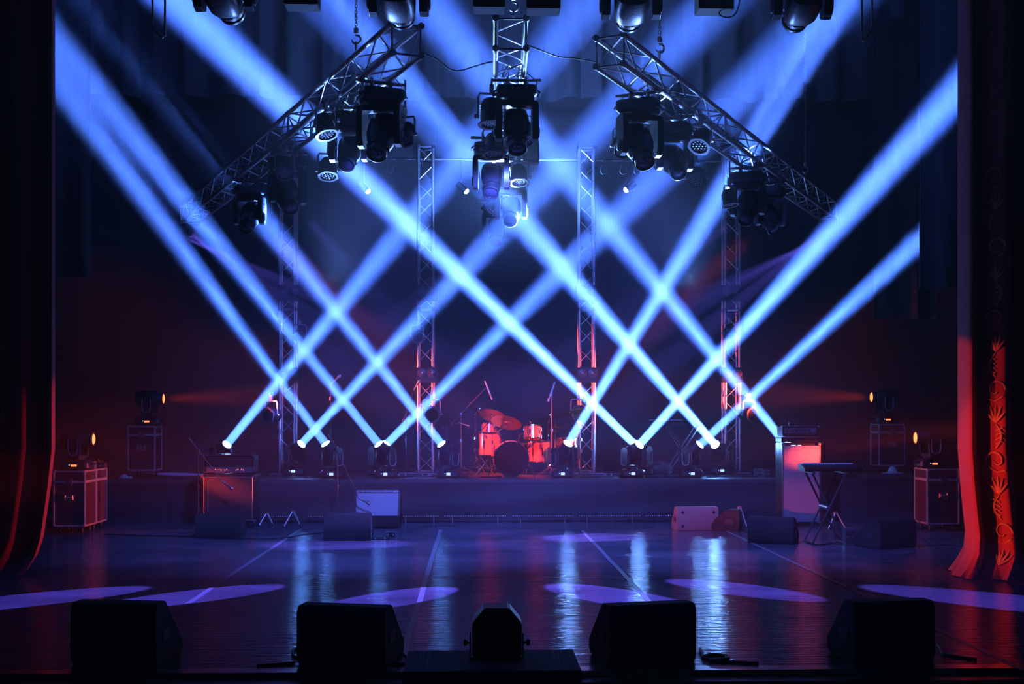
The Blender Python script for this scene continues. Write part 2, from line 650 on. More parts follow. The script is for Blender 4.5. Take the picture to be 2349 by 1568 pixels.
# ================================================================== TRUSSES
def truss_between(name, p0, p1, lab, cat='truss', wdt=.27, bays=None, upright=False, r=.025, grp=None, hat=True):
    """square box truss; p0, p1 are the centres of its two end faces"""
    p0, p1 = V(p0), V(p1)
    ax = (p1 - p0)
    L = ax.length
    if upright:
        q = Matrix.Identity(3)
    else:
        q = ax.to_track_quat('Y', 'Z').to_matrix()   # local Y runs along the truss, Z up
    root = thing(name, lab, cat, p0, rot=q.to_euler(), group=grp)
    h = wdt / 2

    def pt(a, c, t):
        return V((a, c, t)) if upright else V((a, t, c))
    cor = [(-h, -h), (h, -h), (h, h), (-h, h)]
    cyl = cached(('chord', round(L, 3), upright), lambda: MB().tube([pt(0, 0, 0), pt(0, 0, L)], r, 12).mesh('chord', M['alu']))
    for a, c in cor:
        ch = link('chord', cyl, root, pt(a, c, 0))
    bays = bays or max(2, int(L / .42))
    st = L / bays
    br = .0085 if not upright else .008
    for s in range(4):
        a0, a1 = cor[s], cor[(s + 1) % 4]

        def mk(flip):
            A, B = (a0, a1) if not flip else (a1, a0)
            return MB().tube([pt(A[0], A[1], .03), pt(B[0], B[1], st - .03)], br, 6).mesh('brace', M['alu'])
        for i in range(bays):
            fl = (i + (s % 2)) % 2
            if upright and s in (1, 3):
                fl = i % 2
            key = ('brace', round(st, 4), s, fl, upright, wdt)
            link('brace', cached(key, lambda: mk(fl)), root, pt(0, 0, i * st))
    for t in [0.02, L - .02] + ([L * .34, L * .67] if L > 6 else [L / 2]):
        e = MB()
        e.tube([pt(*cor[0], t), pt(*cor[1], t)], .01, 6).tube([pt(*cor[1], t), pt(*cor[2], t)], .01, 6)
        e.tube([pt(*cor[2], t), pt(*cor[3], t)], .01, 6).tube([pt(*cor[3], t), pt(*cor[0], t)], .01, 6)
        for c in cor:
            e.tube([pt(*c, t - .03), pt(*c, t + .03)], r * 1.25, 10)
        e.build('end_frame', M['alu_dark'], root)
    return root


ZM = (ZT + ZB) / 2
TL0, TL1 = V((X(934, 11.2), 11.2, ZM)), V((X(433, 21.3), 21.3, ZM))
TR0, TR1 = V((X(1398, 11.5), 11.5, ZM)), V((X(1900, 20.5), 20.5, ZM))
TC0, TC1 = V((X(1172, 11.0), 11.0, ZM)), V((X(1150, 20.0), 20.0, ZM))
truss_between('hanging_truss', TL0, TL1, 'aluminium box truss slanting down to the left, hung from a chain', grp='hanging trusses')
truss_between('hanging_truss', TC0, TC1, 'aluminium box truss running straight upstage above the drums', grp='hanging trusses')
truss_between('hanging_truss', TR0, TR1, 'aluminium box truss slanting down to the right, hung from a chain', grp='hanging trusses')

YT = 20.6
TOW = []
for px, lab in ((661, 'slim truss tower behind the two leftmost beam lights, red ring lamp at its side'),
                (977, 'truss tower left of the drum kit with an amber-glass lamp'),
                (1345, 'truss tower right of the drum kit'),
                (1677, 'truss tower furthest right, behind the rightmost beam lights')):
    top = Z(338, YT)
    o = truss_between('truss_tower', (X(px, YT), YT, HR + .02), (X(px, YT), YT, top), lab, 'truss tower', wdt=.24, upright=True, grp='upright towers on the riser', bays=18)
    MB().box((0, 0, -.01), (.55, .5, .02)).build('base_plate', M['alu_dark'], o, bevel=.003)
    for sx in (-1, 1):
        MB().box((sx * .2, -.05, .05), (.09, .3, .08)).build('base_block', M['plastic'], o, bevel=.006)
    TOW.append(X(px, YT))

# lighting bar behind and above
zb_ = Z(366, 21.2)
bar = thing('lighting_bar', 'thin horizontal pipe joining the tops of the truss towers, empty clamps on it', 'pipe', (X(1250, 21.2), 21.2, zb_))
x0, x1 = X(820, 21.2) - bar.location.x, X(1745, 21.2) - bar.location.x
MB().tube([(x0, 0, 0), (x1, 0, 0)], .022, 10).build('pipe', M['alu_dark'], bar)
for px in (895, 1128, 1385, 1430, 1462, 1600):
    x = X(px, 21.2) - bar.location.x
    c = MB()
    c.box((x, 0, -.01), (.04, .06, .09))
    c.tube([(x - .04, 0, -.08), (x - .06, 0, -.2), (x - .02, 0, -.24), (x + .05, 0, -.22), (x + .05, 0, -.1)], .008, 6)
    c.build('clamp', M['alu_dark'], bar)
for px in (661, 977, 1345, 1677):
    x = X(px, 21.2) - bar.location.x
    MB().box((x, -.3, -.01), (.05, .6, .05)).build('bracket', M['alu_dark'], bar)


# chains
def chain(px, py0, py1, Y, lab, hook=True):
    zt, zb = Z(py0, Y), Z(py1, Y)
    root = thing('lifting_chain', lab, 'chain', (X(px, Y), Y, zb), group='lifting chains')
    m = MB()
    z = zt
    i = 0
    while z > zb + (.22 if hook else 0):
        pts = []
        for k in range(12):
            a = 2 * PI * k / 12
            u, w = .011 * math.cos(a), .021 * math.sin(a)
            pts.append(V((u, 0, z - zb + w)) if i % 2 else V((0, u, z - zb + w)))
        m.tube(pts, .0042, 5, closed=True)
        z -= .031
        i += 1
    m.build('links', M['alu'], root)
    if hook:
        h = MB()
        h.lathe([(.02, .17), (.026, .18), (.026, .22), (.012, .235)], 10)
        pts = [V((.045 * math.cos(a), 0, .11 + .045 * math.sin(a))) for a in [R(100 - k * 25) for k in range(12)]]
        h.tube(pts, [.012] * 10 + [.008, .004], 8)
        h.build('hook', M['alu'], root)
        h = MB()
        pts = [V((0, .03 * math.cos(2 * PI * k / 12), .035 + .05 * math.sin(2 * PI * k / 12))) for k in range(12)]
        h.tube(pts, .009, 8, closed=True)
        h.build('shackle', M['alu'], root)
    return root


def yt(tr0, tr1, px):
    """depth at which a truss axis shows at that pixel column"""
    a, b_ = 0.0, 1.0
    g = lambda t: (tr0.lerp(tr1, t))
    f_ = lambda t: g(t).x - X(px, g(t).y)
    lo, hi = f_(0), f_(1)
    for _ in range(40):
        mid = (a + b_) / 2
        if (f_(mid) > 0) == (lo > 0):
            a = mid
        else:
            b_ = mid
    return g(a)


pc = yt(TL0, TL1, 817)
chain(817, -60, 118, pc.y, 'chain with hook carrying the left slanting truss')
pc = yt(TR0, TR1, 1513)
chain(1513, -60, 132, pc.y, 'chain with hook carrying the right slanting truss near its front end')
chain(1847, -80, 402, 18.6, 'small dim chain carrying the far end of the right slanting truss')
chain(1178, -60, 40, 12.2, 'short chain carrying the middle truss between two black boxes')


# loose cables along the trusses
def squiggle(p0, p1, n, amp, seed, r=.0055):
    rg = random.Random(seed)
    p0, p1 = V(p0), V(p1)
    pts = []
    for i in range(n):
        t = i / (n - 1)
        p = p0.lerp(p1, t)
        e = math.sin(PI * t)
        pts.append(p + V((rg.uniform(-1, 1) * amp, rg.uniform(-1, 1) * amp, rg.uniform(-1, .6) * amp)) * min(1, e * 3))
    # smooth
    out = []
    q = [pts[0]] + pts + [pts[-1]]
    for i in range(1, len(q) - 2):
        for k in range(5):
            t = k / 5
            a, b_, c, d_ = q[i - 1], q[i], q[i + 1], q[i + 2]
            out.append(.5 * ((2 * b_) + (c - a) * t + (2 * a - 5 * b_ + 4 * c - d_) * t * t + (3 * b_ - a - 3 * c + d_) * t ** 3))
    out.append(pts[-1])
    return out


for nm, A, B in (('left', TL0, TL1), ('middle', TC0, TC1), ('right', TR0, TR1)):
    for k, (t0, t1) in enumerate(((.1, .42), (.35, .68), (.6, .92))):
        a, b_ = A.lerp(B, t0), A.lerp(B, t1)
        m = MB()
        for s in range(3):
            m.tube(squiggle(a + V((.05 * s - .05, 0, -.02)), b_ + V((.05 * s - .05, 0, -.04)), 22, .09, k * 7 + s + len(nm)), .0055, 5)
        where = ('near front end', 'middle stretch', 'far end')[k]
        tag(m.build('cable_bundle', M['cable']), 'tangle of thin cables tied inside the %s truss, %s' % (nm, where), 'cable', 'cables tied along the trusses')


def hang_cable(pts, lab, r=.006, nm='hanging_cable'):
    pts = [V(p) for p in pts]
    q = [pts[0]] + pts + [pts[-1]]
    out = []
    for i in range(1, len(q) - 2):
        for k in range(6):
            t = k / 6
            a, b_, c, d_ = q[i - 1], q[i], q[i + 1], q[i + 2]
            out.append(.5 * ((2 * b_) + (c - a) * t + (2 * a - 5 * b_ + 4 * c - d_) * t * t + (3 * b_ - a - 3 * c + d_) * t ** 3))
    out.append(pts[-1])
    return tag(MB().tube(out, r, 6).build(nm, M['cable']), lab, 'cable')


hang_cable([P(x, y, 11.6) for x, y in ((962, 118), (1003, 136), (1030, 157), (1052, 162), (1080, 155), (1120, 143), (1137, 142))], 'thin cable sagging between the left truss and the middle truss')
hang_cable([P(x, y, 11.6) for x, y in ((1206, 102), (1240, 115), (1280, 130), (1320, 134), (1366, 142))], 'thin cable sagging between the middle truss and the right truss')


# ================================================================== LAMP MESHES
def mh_meshes():
    d = {}
    b = MB().loft([(.165, .14, 0, 0), (.175, .15, .02, 0), (.17, .145, .08, 0), (.14, .115, .115, 0)], e=.28)
    for sx in (-1, 1):
        b.tube([(sx * .17, -.06, .05), (sx * .2, -.06, .07), (sx * .2, .06, .07), (sx * .17, .06, .05)], .01, 6)
    for sx in (-.12, .12):
        for sy in (-.1, .1):
            b.lathe([(.018, -.012), (.018, .002)], 8, Matrix.Translation((sx, sy, 0)))
    d['base'] = b.mesh('base', M['plastic'], 0, 30)
    d['display'] = MB().box((0, -.1525, .05), (.062, .006, .042)).mesh('display', M['display'], .003)
    d['button'] = MB().box((-.055, -.1525, .056), (.012, .006, .012)).mesh('button', M['white_led'], .002)
    # yoke: round turntable, crossbar and two rounded arms (local x is the tilt axis)
    b = MB()
    b.lathe([(.09, .115), (.095, .125), (.09, .14)], 20)
    b.box((0, 0, .155), (.33, .13, .04))
    for sx in (-1, 1):
        arm = [(-.07, .14), (.07, .14), (.085, .25), (.075, .40), (.05, .445), (0, .46), (-.05, .445), (-.075, .40), (-.085, .25)]
        b.prism(arm, sx * .135, sx * .185, 'x')
    d['yoke'] = b.mesh('yoke', M['plastic'], .008, 30)
    pts = [V((.19, y, z)) for y, z in ((-.055, .37), (-.06, .25), (-.045, .19), (0, .175), (.045, .19), (.06, .25), (.055, .37))]
    d['yoke_rim'] = MB().tube(pts, .009, 6).mesh('yoke_rim', M['rim'])
    # head, round barrel
    b = MB()
    b.lathe([(.04, -.19), (.085, -.18), (.108, -.13), (.116, -.04), (.115, .04), (.1, .09), (.085, .13), (.082, .19), (.078, .2), (.072, .185)], 28)
    for k in range(5):
        b.lathe([(.112, -.155 + k * .018), (.119, -.151 + k * .018), (.112, -.147 + k * .018)], 28, cap=False)
    b.box((0, -.1, -.02), (.12, .03, .14))
    d['head'] = b.mesh('head', M['plastic'], 0, 30)
    d['lens'] = MB().lathe([(.0705, .186), (.06, .198), (.03, .207), (.002, .209)], 12).mesh('lens', M['lens_on'])
    # big profile head
    b = MB()
    b.loft([(.07, .06, -.24, 0), (.11, .1, -.215, 0), (.125, .125, -.12, 0), (.12, .13, .02, 0), (.105, .11, .09, 0), (.092, .092, .12, 0), (.09, .09, .13, 0)], e=.62)
    b.lathe([(.098, .12), (.102, .125), (.102, .15), (.09, .155), (.09, .2), (.096, .205), (.096, .23), (.088, .235), (.083, .215)], 28)
    for k in range(14):
        a = 2 * PI * k / 14
        b.box((.101 * math.cos(a), .101 * math.sin(a), .137), (.012, .012, .03), rot=(0, 0, a))
    d['bighead'] = b.mesh('head', M['plastic'], 0, 30)
    d['biglens'] = MB().lathe([(.083, .21), (.06, .222), (.03, .23), (.002, .232)], 24).mesh('lens', M['lens_off'])
    b = MB()
    b.loft([(.19, .15, 0, 0), (.2, .16, .02, 0), (.2, .16, .09, 0), (.17, .13, .12, 0)], e=.25)
    for sx in (-1, 1):
        b.tube([(sx * .19, -.09, .04), (sx * .225, -.08, .06), (sx * .225, .08, .06), (sx * .19, .09, .04)], .011, 6)
    d['bigbase'] = b.mesh('base', M['plastic'], 0, 30)
    b = MB()
    b.lathe([(.1, .12), (.1, .14)], 20)
    b.loft([(.2, .085, .135, 0), (.205, .09, .15, 0), (.195, .08, .19, 0)], e=.3)
    for sx in (-1, 1):
        arm = [(-.085, .15), (.085, .15), (.1, .28), (.092, .44), (.062, .51), (0, .53), (-.062, .51), (-.092, .44), (-.1, .28)]
        b.prism(arm, sx * .15, sx * .21, 'x')
        for k in range(6):
            b.box((sx * .213, 0, .2 + k * .02), (.008, .1, .008))
        b.lathe([(.055, 0), (.055, .012), (.04, .018)], 16, Matrix.Translation((sx * .208, 0, .43)) @ Matrix.Rotation(sx * PI / 2, 4, 'Y'))
    d['bigyoke'] = b.mesh('yoke', M['plastic2'], .006, 30)
    b = MB().box((0, 0, -.03), (.04, .03, .06))
    b.tube([V((0, .034 * math.cos(a), -.075 + .034 * math.sin(a))) for a in [R(-60 + 30 * k) for k in range(11)]], .01, 6)
    d['clamp'] = b.mesh('clamp', M['alu_dark'])
    b = MB()
    b.tube([(.17, .02, .06), (.2, .03, -.05), (.1, .05, -.14), (0, .03, -.1)], .006, 6)
    d['safety'] = b.mesh('safety_cable', M['alu_dark'])
    return d


MH = mh_meshes()


def aim(rootrot, d):
    """pan and tilt of a head so that it points along world direction d"""
    l = rootrot.inverted() @ V(d).normalized()
    phi = math.atan2(l.y, l.x) - PI / 2
    t = math.acos(max(-1, min(1, l.z)))
    return phi, t


def moving_head(loc, target, label, big=False, hang=False, yaw=0, scale=1.0, lens='lens_on', group=None, display=True, name='moving_head_light'):
    rr = Matrix.Rotation(yaw, 3, 'Z')
    if hang:
        rr = rr @ Matrix.Rotation(PI, 3, 'X')
    root = thing(name, label, 'stage light', loc, rot=rr.to_euler(), group=group, scale=scale)
    piv = (.43 if big else .37)
    pw = V(loc) + rr @ V((0, 0, piv * scale))
    d = V(target) - pw
    phi, t = aim(rr, d)
    k = 'big' if big else ''
    base = link('base', MH[k + 'base'], root)
    if display:
        link('display', MH['display'], base, (0, -.008 if big else .004, 0))
        link('button', MH['button'], base, (0, -.008 if big else .004, 0))
    q = Matrix.Rotation(phi, 3, 'Z')
    yk = link('yoke', MH[k + 'yoke'], root, (0, 0, 0), q)
    if not big:
        link('yoke_rim', MH['yoke_rim'], yk)
        link('yoke_rim', MH['yoke_rim'], yk, (-.38, 0, 0))
    h = link('head', MH[k + 'head'], root, (0, 0, piv), q @ Matrix.Rotation(-t, 3, 'X'))
    me = MH[k + 'lens']
    key = (k, lens)
    if key not in CACHE:
        c = me.copy()
        c.materials.clear()
        c.materials.append(M[lens])
        CACHE[key] = c
    link('lens', CACHE[key], h)
    if hang:
        for sx in (-.09, .09):
            link('clamp', MH['clamp'], root, (sx, 0, 0))
        link('spreader_bar', cached('sbar', lambda: MB().tube([(-.24, 0, -.075), (.24, 0, -.075)], .016, 8).mesh('spreader_bar', M['alu_dark'])), root)
        link('safety_cable', MH['safety'], root)
    return root, pw, d.normalized()


def par_meshes():
    d = {}
    b = MB()
    b.lathe([(.03, -.16), (.07, -.15), (.095, -.11), (.1, -.02), (.1, .07), (.095, .075), (.09, .06)], 24)
    for k in range(4):
        b.lathe([(.098, -.1 + k * .022), (.105, -.095 + k * .022), (.098, -.09 + k * .022)], 24, cap=False)
    d['housing'] = b.mesh('housing', M['plastic'], 0, 30)
    # scalloped front ring
    vs, n = [], 48
    for zz, rr_ in ((.07, .092), (.07, .118), (.082, .118), (.082, .092)):
        for j in range(n):
            a = 2 * PI * j / n
            k = rr_ * (1 + (.05 * (1 if math.cos(a * 6) > .2 else 0) if rr_ > .1 else 0))
            vs.append((k * math.cos(a), k * math.sin(a), zz))
    fs = []
    for i in range(4):
        for j in range(n):
            fs.append((i * n + j, i * n + (j + 1) % n, ((i + 1) % 4) * n + (j + 1) % n, ((i + 1) % 4) * n + j))
    d['front_ring'] = MB().add(vs, fs).mesh('front_ring', M['plastic2'])
    b = MB()
    b.lathe([(.092, .055), (.092, .06)], 24)
    d['lens_plate'] = b.mesh('lens_plate', M['lens_off'])
    b = MB()
    for rr_, nn in ((0, 1), (.035, 6), (.068, 12)):
        for j in range(nn):
            a = 2 * PI * j / nn
            b.lathe([(.0125, .058), (.011, .066), (.006, .07), (.001, .071)], 8, Matrix.Translation((rr_ * math.cos(a), rr_ * math.sin(a), 0)))
    d['led_cluster'] = b.mesh('led_cluster', M['led_lens'])
    b = MB()
    pts = [(-.12, 0, .22), (-.12, 0, .03), (-.105, 0, .0), (.105, 0, .0), (.12, 0, .03), (.12, 0, .22)]
    b.tube(pts, .011, 6)
    for sx in (-1, 1):
        b.lathe([(.02, 0), (.02, .03), (.012, .035)], 10, Matrix.Translation((sx * .12, 0, .2)) @ Matrix.Rotation(sx * PI / 2, 4, 'Y'))
    b.box((0, 0, -.04), (.04, .04, .08))
    pts = [V((0, .034 * math.cos(a), -.095 + .034 * math.sin(a))) for a in [R(-60 + 30 * k) for k in range(11)]]
    b.tube(pts, .009, 6)
    d['bracket'] = b.mesh('bracket', M['alu_dark'])
    return d


PM = par_meshes()


def par(loc, target, label, yaw=0, scale=1.0, hang=True, group='small par lamps on the trusses', lens=None):
    rr = Matrix.Rotation(yaw, 3, 'Z')
    if hang:
        rr = rr @ Matrix.Rotation(PI, 3, 'X')
    root = thing('par_light', label, 'stage light', loc, rot=rr.to_euler(), group=group, scale=scale)
    pw = V(loc) + rr @ V((0, 0, .2 * scale))
    l = rr.inverted() @ (V(target) - pw).normalized()
    q = V((0, 0, 1)).rotation_difference(l).to_matrix()
    phi = math.atan2(l.y, l.x) - PI / 2
    h = link('housing', PM['housing'], root, (0, 0, .2), q)
    link('front_ring', PM['front_ring'], h)
    lp = PM['lens_plate']
    if lens:
        key = ('parlens', lens)
        if key not in CACHE:
            c = lp.copy(); c.materials.clear(); c.materials.append(M[lens]); CACHE[key] = c
        lp = CACHE[key]
    link('lens_plate', lp, h)
    if not lens:
        link('led_cluster', PM['led_cluster'], h)
    link('bracket', PM['bracket'], root, rot=Matrix.Rotation(phi if abs(l.z) < .98 else 0, 3, 'Z'))
    return root


# ================================================================== BEAM LIGHTS ON THE RISER
BLUE = (.06, .172, 1)
BP = 820
# lens pixel, a pixel the beam passes, depth of the lamp, depth there, power factor, opening, label
beams = [
    ((521, 1027), (1045, 380), 19.6, 16.8, 1.3, 4.4, 'beam light shining up right from behind the left amplifier head', 0),
    ((692, 1027), (1055, 630), 20.1, 18.2, 1.3, 4.4, 'beam light leaning right, behind the second beam light pair at left', 1),
    ((746, 1033), (138, 191), 19.15, 16.4, 1.0, 3.8, 'front beam light leaning left, beside the leftmost tower', 1),
    ((868, 1035), (134, 103), 19.15, 16.2, 1.1, 3.7, 'front beam light leaning left with red glow on its yoke', 1),
    ((887, 1026), (1275, 635), 20.0, 18.0, 1.4, 4.6, 'beam light leaning right, half hidden behind the one with the red-lit yoke', 0),
    ((1012, 1033), (214, 15), 19.15, 16.0, 1.3, 4.4, 'front beam light leaning left, beside the drum kit', 1),
    ((1303, 1032), (1525, 655), 19.15, 17.6, 2.0, 4.2, 'front beam light shining steeply up right, right of the bass drum', 1),
    ((1455, 1027), (1055, 630), 20.0, 18.0, 3.2, 3.4, 'beam light leaning left, hidden behind the bright front one', 0),
    ((1467, 1034), (2200, 205), 19.15, 15.2, 2.6, 3.8, 'front beam light leaning right, its base in front of the dark stand', 1),
    ((1606, 1032), (2115, 545), 19.15, 17.2, 1.6, 3.6, 'front beam light leaning right, furthest right of the front row', 1),
    ((1640, 1026), (1186, 497), 20.1, 16.45, 3.4, 3.4, 'beam light leaning left into the middle truss lamp, by the right tower', 1),
    ((1803, 992), (1390, 510), 19.3, 17.2, 1.8, 4.2, 'beam light leaning left from behind the tall right amplifier', 0)]
for (lx, ly), (tx, ty), Y0, Y1, k, ang, lab, disp in beams:
    a, t = P(lx, ly, Y0), P(tx, ty, Y1)
    d = (t - a).normalized()
    piv = a - d * .205
    h = piv.z - .37
    # stand the lamp on what it stands on
    base = V((piv.x, piv.y, h))
    top = HR + .002
    if lab.startswith('beam light leaning left from behind the tall') or lab.startswith('beam light shining up right from behind'):
        pass
    o, pw, dd = moving_head((piv.x, piv.y, top + .012), t, lab, group='beam lights along the riser', scale=1.0, lens='lens_hot' if k >= 1.6 else 'lens_on')
    # correct: the head sits at pivot height of the built lamp
    a2 = pw + dd * .215
    beam_lamp('beam', a2, t, BP * k, BLUE, ang * 1.15, .13)

# ================================================================== LAMPS ON THE TRUSSES
yawL = math.atan2(TL1.x - TL0.x, -(TL1.y - TL0.y)) + PI
yawL = -math.atan2(TL1.x - TL0.x, TL1.y - TL0.y)
yawR = -math.atan2(TR1.x - TR0.x, TR1.y - TR0.y)


def hang_on(A, B, px=None, Y=None, side=0):
    c = yt(A, B, px) if px is not None else A.lerp(B, (Y - A.y) / (B.y - A.y))
    dr = (B - A).normalized()
    s_ = V((dr.y, -dr.x, 0)) * side
    return V((c.x + s_.x, c.y + s_.y, ZB - .11))


GM = 'moving heads on the hanging trusses'
TLx, TCx, TRx = (TL0, TL1), (TC0, TC1), (TR0, TR1)
tl = [  # truss, px or None, Y, side, target, scale, label
    (TLx, 862, None, .05, (-.25, -1, -1.5), 1.05, 'large moving head nearest the front of the left truss'),
    (TLx, 790, None, .05, (-.1, -1, -1.0), .95, 'moving head with a bright lit yoke, second along the left truss'),
    (TLx, 652, None, .04, (.35, -.8, -1.1), 1.05, 'dark moving head, third along the left truss, throwing a violet beam'),
    (TLx, 566, None, .04, (-.2, -1, -1.2), 1.0, 'dim reddish moving head at the far end of the left truss'),
    (TRx, 1478, None, -.05, (.3, -1, -1.5), 1.05, 'large moving head nearest the front of the right truss'),
    (TRx, 1556, None, -.05, (.2, -1, -1.0), .95, 'moving head second along the right truss, pale light on its yoke'),
    (TRx, 1722, None, -.04, (-.35, -.8, -1.1), 1.05, 'dark moving head third along the right truss, throwing a violet beam'),
    (TRx, 1772, None, -.04, (.2, -1, -1.2), 1.0, 'dim moving head at the far end of the right truss'),
    (TCx, None, 11.9, .07, (.05, -1, -1.7), .98, 'large moving head nearest the front of the middle truss'),
    (TCx, None, 14.4, -.17, (-.05, -1, -1.1), 1.0, 'large moving head left side of the middle truss, lens facing down'),
    (TCx, None, 16.6, .1, (-.1, -1, -.9), 1.0, 'moving head under the middle truss, struck white by a beam'),
    (TCx, None, 18.6, -.1, (0, -1, -1.4), .95, 'moving head at the far end of the middle truss')]
HEADS = []
for (A, B), px, Y, sd, tg, sc, lab in tl:
    loc = hang_on(A, B, px, Y, sd)
    yw = yawL if A is TL0 else yawR if A is TR0 else 0
    tg = V((loc.x, loc.y, loc.z - .43 * sc)) + V(tg) * 10
    o, pw, dd = moving_head(loc, tg, lab, big=True, hang=True, yaw=yw, scale=sc, lens='lens_off', group=GM, display=False)
    HEADS.append((pw, dd, sc))
pl = [
    (TLx, 805, None, -.27, P(800, 500, 12.4), 1.0, 'par lamp beside the second moving head of the left truss, dark face'),
    (TLx, 862, None, .3, P(880, 450, 11.6), .85, 'small par lamp under the largest moving head of the left truss'),
    (TLx, 733, None, .1, P(750, 600, 13.5), .95, 'par lamp with bright led dots hanging under the left truss'),
    (TLx, 672, None, -.1, P(668, 600, 14.0), .95, 'dark par lamp third along the left truss'),
    (TLx, 622, None, .2, P(618, 700, 15.5), .9, 'par lamp with pale led dots near the far left truss end'),
    (TRx, 1552, None, .27, P(1540, 500, 12.6), 1.0, 'par lamp beside the second moving head of the right truss, dark face'),
    (TRx, 1488, None, -.28, P(1500, 520, 11.6), .85, 'small par lamp under the largest moving head of the right truss'),
    (TRx, 1612, None, -.08, P(1625, 600, 13.0), .95, 'par lamp with bright led dots hanging under the right truss'),
    (TRx, 1702, None, -.16, P(1715, 700, 15.5), .9, 'par lamp with pale led dots near the far right truss end'),
    (TCx, None, 12.0, -.17, P(1133, 600, 11.8), 1.1, 'black par lamp at the front of the middle truss, left side'),
    (TCx, None, 12.9, .17, P(1215, 620, 12.3), 1.0, 'par lamp with reddish led dots, right side of the middle truss'),
    (TCx, None, 13.5, -.14, P(1125, 620, 13.2), 1.05, 'par lamp above the left moving head of the middle truss'),
    (TCx, None, 15.2, .17, P(1205, 640, 14.8), 1.0, 'par lamp with faint led dots above the white-struck moving head'),
    (TCx, None, 17.3, -.12, P(1160, 620, 16.8), .95, 'par lamp with lit led dots, far left side of the middle truss')]
for (A, B), px, Y, sd, tg, sc, lab in pl:
    loc = hang_on(A, B, px, Y, sd)
    loc.z = ZB - .14
    if sd in (.3, -.28, .1, -.08, .2, -.16):
        loc.z = ZB - .34
        rod = MB().tube([(0, 0, 0), (0, 0, -.24)], .012, 6)
    yw = yawL if A is TL0 else yawR if A is TR0 else 0
    o = par(loc, tg, lab, yaw=yw, scale=sc)
    if loc.z < ZB - .3:
        MB().tube([(0, 0, -.1), (0, 0, -.36 / sc)], .012, 6).build('drop_rod', M['alu_dark'], o)

# ballast box on the middle truss
bx = thing('power_box', 'pale square power box hanging right of the middle truss', 'electrical box', (X(1218, 15.4), 15.4, Z(376, 15.4)))
MB().box((0, 0, .14), (.2, .16, .26)).build('case', M['panel'], bx, bevel=.008)
MB().box((0, -.085, .12), (.15, .012, .16)).build('cover_plate', M['alu_dark'], bx, bevel=.004)
MB().box((0, 0, .31), (.15, .05, .08)).build('bracket', M['alu_dark'], bx, bevel=.004)
MB().tube([(0, 0, .34), (0, 0, ZB - Z(376, 15.4)), (TC0.x - bx.location.x, 0, ZB - Z(376, 15.4))], .012, 6).build('hanging_rod', M['alu_dark'], bx)

# pin spots on the rear bar, with lit lenses
pins = [((843, 438), (1160, 740), 'tiny lit spotlight furthest left on the rear bar'),
        ((1069, 438), (1330, 660), 'tiny lit spotlight left of the middle truss on the rear bar'),
        ((1437, 435), (1150, 650), 'tiny lit spotlight right of the middle truss on the rear bar'),
        ((1672, 432), (1430, 760), 'tiny lit spotlight furthest right on the rear bar')]
VIO = (.16, .13, 1)
for (px, py), (tx, ty), lab in pins:
    lp = P(px, py, 21.0)
    t = P(tx, ty, 20.9)
    dd = (t - lp).normalized()
    root = thing('pin_spotlight', lab, 'stage light', lp - dd * .1, group='tiny spotlights on the rear bar')
    q = V((0, 0, 1)).rotation_difference(dd).to_matrix()
    h = MB().lathe([(.02, -.1), (.045, -.09), (.052, -.02), (.05, .09), (.046, .098), (.044, .085)], 16).build('housing', M['plastic'], root, rot=q)
    MB().lathe([(.044, .088), (.05, .105), (.044, .125), (.028, .14), (.002, .147)], 16).build('lens', M['lens_small'], h)
    zz = zb_ - root.location.z
    bb = MB().tube([(0, .2, zz), (0, .2, .12), (-.06, .05, .06), (-.06, 0, 0)], .009, 6)
    bb.build('bracket', M['alu_dark'], root)
    spot('pin_beam', lp + dd * .01, t, 22000, VIO, 7.5, .6, .03)
# violet beams from truss heads
for idx, tg, pw_ in ((2, P(935, 760, 15.7), 8000), (6, P(1410, 730, 15.9), 8000), (11, P(880, 750, 19.3), 9000)):
    pw, dd, sc = HEADS[idx]
    d2 = (tg - pw).normalized()
    spot('violet_beam', pw + d2 * .27, tg, pw_, VIO, 12, .5, .05)

# front pipe, mostly above the frame
YP = 10.2
fb = thing('front_pipe', 'horizontal lighting pipe above the frame carrying the front lamps', 'pipe', (0, YP, 5.65))
MB().tube([(-4.4, 0, 0), (4.6, 0, 0)], .024, 10).build('pipe', M['alu_dark'], fb)
for px, py, tx, lab in ((516, 44, 520, 'black moving head hanging at the top edge, left'),
                        (915, 52, 935, 'black moving head hanging above the near end of the left truss'),
                        (1447, 54, 1440, 'black moving head hanging above the near end of the right truss'),
                        (1838, 50, 1850, 'black moving head hanging at the top edge beside the broad right beam')):
    sc = 1.0
    zbot = Z(py, YP)
    # head points straight down; total height base top to lens is about .665
    sc = 1.15
    loc = V((X(px, YP), YP, zbot + .565 * sc))
    o, pw, dd = moving_head(loc, (loc.x + .4, YP + 9, 3.6), lab, big=True, hang=True, yaw=.1, scale=sc, lens='lens_off', group='moving heads on the front pipe', display=False)
